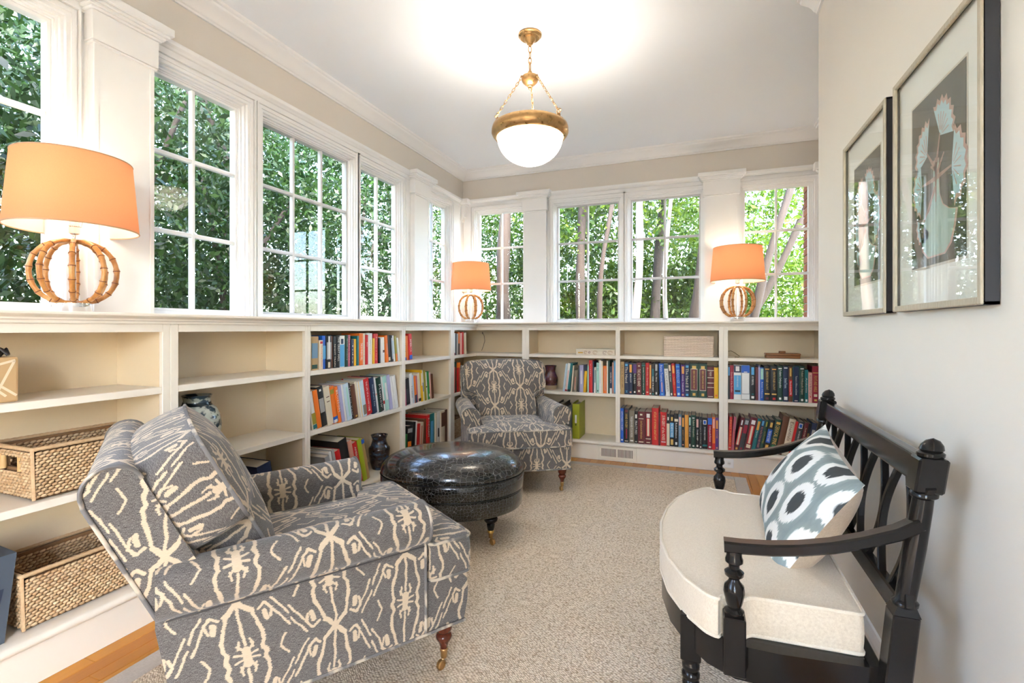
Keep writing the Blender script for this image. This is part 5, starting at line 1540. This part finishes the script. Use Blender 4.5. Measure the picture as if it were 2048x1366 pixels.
# green and grey file boxes
def filebox(label, x0, x1, h, c, ymat=None):
    t = thing('file_box', label, 'file box', ((x0+x1)/2, YF+.015, Z_DECK), 0, 'upright file boxes')
    w = (x1-x0)/2; m = plain(c, .5, 0, 'file_board')
    obj('front', MB().bbox(-w, w, 0, .004, 0, h, .001, 1), m, t)
    for s in (-1, 1):
        obj('side', MB().prism([(.004, 0), (.225, 0), (.225, h*1.02), (.15, h*1.02), (.004, h)], s*w-.0015-(.0015 if s > 0 else -.0015), s*w+.0015-(.0015 if s > 0 else -.0015), 'x'), m, t)
    obj('label_slot', MB().bbox(-.008, .008, -.002, 0, h*.45, h*.68, .001, 1), M_TRIM, t)
    obj('finger_hole', MB().lathe([(0, 0), (.006, 0), (.006, .0012), (0, .0012)], 12, M=Matrix.Translation((0, -.0005, h*.40)) @ Matrix.Rotation(math.pi/2, 4, 'X')), plain((.03, .03, .02), .6, 0, 'hole_dark'), t)
    obj('papers', MB().box(-w+.006, w-.006, .012, .21, .004, h*.96), M_PAGE, t)
filebox('lime green upright file box beside far armchair, at right', -1.040, -.978, .305, (.34, .36, .015))
filebox('grey upright file box left of the green one', -1.110, -1.046, .275, (.10, .12, .13))
filebox('brown upright file box behind far armchair, leftmost', -1.180, -1.116, .300, (.12, .08, .05))

# gift bag with ribbon, and leaning blue-grey bag at the lower left
t = thing('paper_bag', 'tan paper bag with pale lines and black ribbon on upper left shelf', 'bag', (-2.06, .80, Z_S1))
m_bag = painted('kraft_paper', (.56, .36, .17), .7, .10, .1, 30); m_ln = plain((.74, .60, .42), .7, 0, 'kraft_lines')
obj('body', MB().bbox(-.055, .072, -.10, .090, 0, .140, .006, 2), m_bag, t)
mb = MB()
for p, q in (((-.02, .10), (.082, .13)), ((-.02, .10), (.06, .02)), ((.03, .012), (.080, .128)), ((-.09, .05), (-.01, .09)), ((-.09, .12), (.02, .045)), ((.05, .05), (.085, .02))):
    P_, Q_ = Vector((p[0]*1.0, p[1])), Vector((q[0]*1.0, q[1])); e = (Q_-P_).orthogonal().normalized()*.0035
    mb.add([(.0726, v.x, v.y) for v in (P_-e, Q_-e, Q_+e, P_+e)], [(0, 1, 2, 3)])
obj('printed_lines', mb, m_ln, t)
mb = MB()
for k in range(5):
    a = k*1.25; mb.tube([(.03, .060, .140), (.03+.018*math.cos(a), .060+.018*math.sin(a), .164), (.03+.030*math.cos(a+.5), .060+.026*math.sin(a+.5), .146)], .0055, 6)
obj('ribbon', mb, plain((.015, .009, .008), .4, 0, 'black_ribbon'), t, 60)
t = thing('gift_bag', 'slate blue card bag standing on bottom deck at far left', 'bag', (-2.055, .770, Z_DECK))
mblue = painted('slate_card', (.075, .095, .125), .6, .06, .05, 40)
vs_ = [(-.05, -.13, 0), (.070, -.13, 0), (.070, .085, 0), (-.05, .085, 0), (-.05, -.13, .275), (.070, -.13, .275), (.062, .118, .262), (-.058, .118, .270)]
obj('body', MB().add(vs_, [(3, 2, 1, 0), (4, 5, 6, 7), (0, 1, 5, 4), (1, 2, 6, 5), (2, 3, 7, 6), (3, 0, 4, 7)]), mblue, t)
obj('print_patch', MB().add([(.0705, .02, .05), (.0705, .06, .05), (.0672, .085, .165), (.0672, .02, .165)], [(0, 1, 2, 3)]), plain((.02, .03, .06), .5, 0, 'bag_print'), t)
# lamp cords looping on the shelves
cd = obj('lamp_cord', MB().tube([(-2.02, 4.475, 1.07), (-2.00, 4.44, 1.085), (-1.965, 4.40, 1.05), (-1.955, 4.39, 1.00), (-1.975, 4.40, .95), (-2.01, 4.44, .905)], .0022, 6), plain((.03, .03, .03), .5, 0, 'cord_black'), None, 60)
tag(cd, 'thin black lamp cord looping in top of corner bay', 'cord')
cd = obj('lamp_cord', MB().tube([(.212, YF+.10, .940), (.235, YF+.09, .945), (.262, YF+.07, .930), (.295, YF+.05, .905), (.290, YF+.05, .8965), (.262, YF+.075, .8962)], .0022, 6), plain((.20, .11, .03), .4, 0, 'cord_amber'), None, 60)
tag(cd, 'thin amber lamp cord end on top right shelf', 'cord')
# ================================================================ OUTSIDE
gd = obj('garden_ground', MB().box(-16, 14, -14, 22, -.62, -.55), painted('garden_soil', (.06, .065, .025), .95, .3, .3, 8), None)
tag(gd, 'shaded garden soil outside the windows', 'ground', None, 'structure')
# brick pier beside the rightmost window
pier = thing('brick_pier', 'orange brick pier outside the rightmost back window', 'pier', (0, 0, 0))
mort = obj('mortar', MB().box(.850, 1.30, YW+.085, YW+.395, -.55, 3.05), plain((.30, .25, .20), .9, 0, 'mortar'), pier)
def _brick():
    t = NT('red_brick'); r = t.n('ShaderNodeObjectInfo').outputs['Random']; n = t.noise(t.coord('Object'), 40, 3)
    a = t.mix(r, (.30, .075, .030), (.46, .15, .06))
    return t.pbr(t.mix(n, t.mix(.35, a, (.12, .03, .015)), a), .9, 0, t.bump(n, .4, .004))
M_BRICK = _brick()
bh = .0675
m_a = MB().bbox(0, .20, 0, .205, 0, bh-.010, .003, 1).mesh('brick'); m_b = MB().bbox(0, .20, 0, .098, 0, bh-.010, .003, 1).mesh('brick')
m_e = MB().bbox(0, .205, 0, .10, 0, bh-.010, .003, 1).mesh('brick')
for k in range(34):
    z = .80 + k*bh
    yy = YW+.082
    for me, y0 in (((m_a, yy), (m_b, yy+.215)) if k % 2 == 0 else ((m_b, yy), (m_a, yy+.108))):
        o = link('brick', me, M_BRICK, pier); o.location = (.842, y0, z)
# unseen roof slab, shaped to block daylight leaks, shade near ground and admit rear light
rf = obj('shade_roof', MB().box(XW-.55, XR+.32, YB-.16, -.2, 2.95, 3.10).box(XW-.55, 9.0, -.2, YW+.55, 2.95, 3.10), plain((.20, .18, .16), .9, 0, 'roof_felt'), None)
tag(rf, 'unseen flat roof slab over the room, shaped for shade', 'roof', None, 'structure')

def leaf_mat(name, c1, c2, tr=.45, trc=None):
    t = NT(name); r = t.n('ShaderNodeNewGeometry').outputs['Random Per Island']
    c = t.mix(r, c1, c2); tc = t.mix(r, trc or tuple(x*1.5 for x in c1), tuple(x*1.5 for x in c2))
    d = t.n('ShaderNodeBsdfPrincipled', {'Base Color': c, 'Roughness': .42, 'Specular IOR Level': .3})
    q = t.n('ShaderNodeBsdfTranslucent', {0: tc})
    return t.done(t.n('ShaderNodeMixShader', {0: tr, 1: d, 2: q}))
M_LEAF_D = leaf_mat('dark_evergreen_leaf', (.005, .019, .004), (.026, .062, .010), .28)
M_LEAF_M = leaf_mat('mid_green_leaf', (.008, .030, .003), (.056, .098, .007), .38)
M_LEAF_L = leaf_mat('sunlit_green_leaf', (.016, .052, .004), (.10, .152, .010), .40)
def bark(name, c1, c2):
    t = NT(name); n = t.noise(t.coord('Object', (9, 9, 1.6)), 2.0, 5, .6)
    return t.pbr(t.mix(n, c1, c2), .9, 0, t.bump(n, .5, .02))
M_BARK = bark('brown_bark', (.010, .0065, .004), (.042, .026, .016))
M_BARKP = bark('sunlit_bark', (.12, .09, .07), (.34, .28, .23))  # sunlight on the bright trunks is put into this bark colour
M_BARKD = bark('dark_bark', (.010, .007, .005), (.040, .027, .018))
def leaves(rng, n, centre, rad, size, hollow=.35):
    """n bent leaf blades in an ellipsoid, as arrays of vertices and quads"""
    d = rng.normal(size=(n, 3)); d /= np.linalg.norm(d, axis=1)[:, None]
    r = (hollow**3 + (1-hollow**3)*rng.random(n))**(1/3.)
    # clump the leaves around twig ends
    m = max(8, n//26); tw = rng.normal(size=(m, 3)); tw /= np.linalg.norm(tw, axis=1)[:, None]
    tw *= ((hollow**3 + (1-hollow**3)*rng.random(m))**(1/3.))[:, None]
    pick = rng.integers(0, m, n)
    p = np.where(rng.random(n)[:, None] < .82, tw[pick] + rng.normal(size=(n, 3))*.10/np.array(rad)*.9, d*r[:, None])
    c = np.array(centre) + p*np.array(rad)
    ax = rng.normal(size=(n, 3)) + np.array([0, 0, -.35]); ax /= np.linalg.norm(ax, axis=1)[:, None]
    sd = np.cross(ax, rng.normal(size=(n, 3))); sd /= np.linalg.norm(sd, axis=1)[:, None]
    nm = np.cross(ax, sd)
    L = size*(.65+.7*rng.random(n))[:, None]; W = L*.40
    V = np.stack([c-ax*L/2, c+sd*W/2+nm*W*.12, c+ax*L/2, c-sd*W/2+nm*W*.12], 1).reshape(-1, 3)
    return V, np.arange(n*4).reshape(-1, 4)
def tree(name, label, base, trunks, crowns, n, size, lm, bm, seed, group, cat='tree'):
    rng = np.random.default_rng(seed)
    t = thing(name, label, cat, base, 0, group)
    for pts, r0, r1 in trunks:
        m = len(pts); q = []
        for i in range(m-1):
            for k in range(4):
                f = k/4; a = Vector(pts[max(i-1, 0)]); b = Vector(pts[i]); c = Vector(pts[i+1]); d = Vector(pts[min(i+2, m-1)])
                q.append(tuple(.5*((2*b)+(c-a)*f+(2*a-5*b+4*c-d)*f*f+(3*b-a-3*c+d)*f**3)))
        q.append(pts[-1])
        rr = [(r0+(r1-r0)*i/(len(q)-1))*(1+.10*math.sin(i*1.7+seed)) for i in range(len(q))]
        obj('trunk', MB().tube(q, rr, 10), bm, t, 70)
    Vs, Qs, o = [], [], 0; tot = sum(c[1][0]*c[1][1]*c[1][2] for c in crowns)
    for c, rad in crowns:
        k = int(n*rad[0]*rad[1]*rad[2]/tot); v, q = leaves(rng, k, c, rad, size)
        Vs.append(v); Qs.append(q+o); o += len(v)
    fo = link('foliage', pydata_mesh('foliage', np.concatenate(Vs), np.concatenate(Qs)), lm, t); fo['kind'] = 'stuff'
    return t
G = -.55
# evergreen screen along the left wall
left_trees = [
    ('dense_holly', 'dark evergreen outside leftmost window', (-4.05, .85, G), 1.15, 1.05, 2.6, 101),
    ('dense_holly', 'dark evergreen filling the two-column window past the first pilaster', (-4.15, 2.35, G), 1.10, 1.0, 2.8, 102),
    ('dense_holly', 'dark evergreen behind left half of three-column window', (-4.6, 3.85, G), 1.15, 1.0, 2.7, 103),
    ('dense_holly', 'dark evergreen behind right half of three-column window', (-4.35, 5.35, G), 1.05, 1.0, 2.9, 104),
    ('dense_holly', 'dark evergreen seen through left-wall window by second pilaster', (-4.9, 6.9, G), 1.2, 1.05, 2.8, 105),
    ('dense_holly', 'dark evergreen outside window beside the viewer', (-4.2, -.75, G), 1.1, 1.0, 2.6, 106),
    ('dense_holly', 'tall evergreen rising behind the left hedge, nearer one', (-6.6, 3.4, G), 1.6, 1.6, 3.6, 107),
    ('dense_holly', 'tall evergreen rising behind the left hedge, farther one', (-7.2, 7.2, G), 1.7, 1.7, 3.4, 108),
    ('dense_holly', 'evergreen filling the gap behind three-column window', (-5.75, 4.75, G), 1.1, 1.1, 2.7, 110),
    ('dense_holly', 'tall evergreen behind the hedge, nearest the viewer', (-6.4, .2, G), 1.6, 1.5, 3.4, 109)]
for nm, lab, b, rx, ry, rz, sd in left_trees:
    r_ = random.Random(sd)
    tr = [([(0, 0, 0), (r_.uniform(-.1, .1), r_.uniform(-.1, .1), 1.2), (r_.uniform(-.2, .2), r_.uniform(-.25, .25), 2.6), (r_.uniform(-.3, .3), r_.uniform(-.4, .4), 4.2)], .085, .03),
          ([(0, 0, .5), (r_.uniform(0, .35), r_.uniform(-.5, .5), 1.6), (r_.uniform(.1, .5), r_.uniform(-.7, .7), 3.2)], .05, .02),
          ([(0, 0, .8), (r_.uniform(-.1, .4), r_.uniform(-.6, .6), 2.2), (r_.uniform(-.1, .5), r_.uniform(-.8, .8), 3.6)], .04, .015)]
    far = rx > 1.5
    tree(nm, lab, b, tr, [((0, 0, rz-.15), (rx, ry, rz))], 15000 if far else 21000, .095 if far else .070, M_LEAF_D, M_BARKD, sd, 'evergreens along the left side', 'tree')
# crape-myrtle like trunks close outside the back windows
def ray_xy(u, Y):
    t_ = (u-1024)/F_PX; dx = -math.sin(YAW)+t_*math.cos(YAW); dy = math.cos(YAW)+t_*math.sin(YAW)
    return Y*dx/dy
back_trunks = [  # label, y, x at window foot, x at window head, radius, bark
    ('stout brown trunk behind left half of corner window', 6.3, -2.52, -2.50, .105, 'M_BARK'),
    ('slim brown trunk in the middle of corner window', 6.6, -2.52+.27, -2.25, .045, 'M_BARK'),
    ('brown trunk leaning right behind corner window', 6.2, -2.08, -1.88, .070, 'M_BARK'),
    ('slender grey-brown trunk at left of left casement', 6.9, -1.58, -1.56, .075, 'M_BARK'),
    ('thin bent trunk in left casement', 6.6, -1.25, -1.10, .038, 'M_BARK'),
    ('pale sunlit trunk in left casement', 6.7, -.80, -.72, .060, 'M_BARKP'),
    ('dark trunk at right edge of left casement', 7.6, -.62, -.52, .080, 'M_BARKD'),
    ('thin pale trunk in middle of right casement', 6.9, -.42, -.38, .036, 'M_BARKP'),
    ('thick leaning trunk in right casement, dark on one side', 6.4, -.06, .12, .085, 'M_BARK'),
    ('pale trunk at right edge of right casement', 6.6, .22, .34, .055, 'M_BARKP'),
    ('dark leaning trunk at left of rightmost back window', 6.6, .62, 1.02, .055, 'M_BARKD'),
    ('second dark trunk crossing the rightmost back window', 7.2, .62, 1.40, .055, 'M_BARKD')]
for i, (lab, Y, xa, xb_, r_, bm_) in enumerate(back_trunks):
    za, zb = 1.25, 2.9
    k = (xb_-xa)/(zb-za); b = (xa - k*(za-G), Y, G); w = .035*math.sin(i*2.1)
    pts = [(0, 0, 0), (k*1.2+w, .04, 1.2), (k*2.4-w, -.05, 2.4), (k*3.6+w, .05, 3.6), (k*4.9, .1, 4.9)]
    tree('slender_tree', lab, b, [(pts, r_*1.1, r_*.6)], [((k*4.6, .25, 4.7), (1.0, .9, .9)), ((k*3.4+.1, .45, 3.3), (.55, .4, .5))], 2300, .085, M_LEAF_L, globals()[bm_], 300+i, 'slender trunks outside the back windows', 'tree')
# leafy shrubs and trees beyond them
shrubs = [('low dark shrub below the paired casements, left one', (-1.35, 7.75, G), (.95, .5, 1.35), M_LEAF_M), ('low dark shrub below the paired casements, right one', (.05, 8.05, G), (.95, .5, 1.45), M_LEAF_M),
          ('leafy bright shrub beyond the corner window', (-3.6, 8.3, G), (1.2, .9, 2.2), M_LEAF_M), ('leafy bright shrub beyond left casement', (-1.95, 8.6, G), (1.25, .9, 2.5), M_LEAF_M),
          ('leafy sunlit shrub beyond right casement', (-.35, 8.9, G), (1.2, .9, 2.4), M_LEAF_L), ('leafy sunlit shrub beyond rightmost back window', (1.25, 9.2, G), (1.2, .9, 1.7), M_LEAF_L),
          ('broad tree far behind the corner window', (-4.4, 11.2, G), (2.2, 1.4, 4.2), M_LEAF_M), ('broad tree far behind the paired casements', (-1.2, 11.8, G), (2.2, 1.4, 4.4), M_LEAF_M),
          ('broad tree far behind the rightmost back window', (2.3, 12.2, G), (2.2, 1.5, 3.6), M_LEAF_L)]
for i, (lab, b, rad, lm) in enumerate(shrubs):
    tr = [([(0, 0, 0), (.05, 0, .8), (-.1, .05, rad[2]*1.0)], .05, .02)]
    tree('leafy_shrub', lab, b, tr, [((0, 0, rad[2]*1.0), rad)], 15000 if i < 6 else 16000, .085 if i < 6 else .13, lm, M_BARKD, 500+i, 'greenery beyond the back windows', 'shrub' if i < 6 else 'tree')
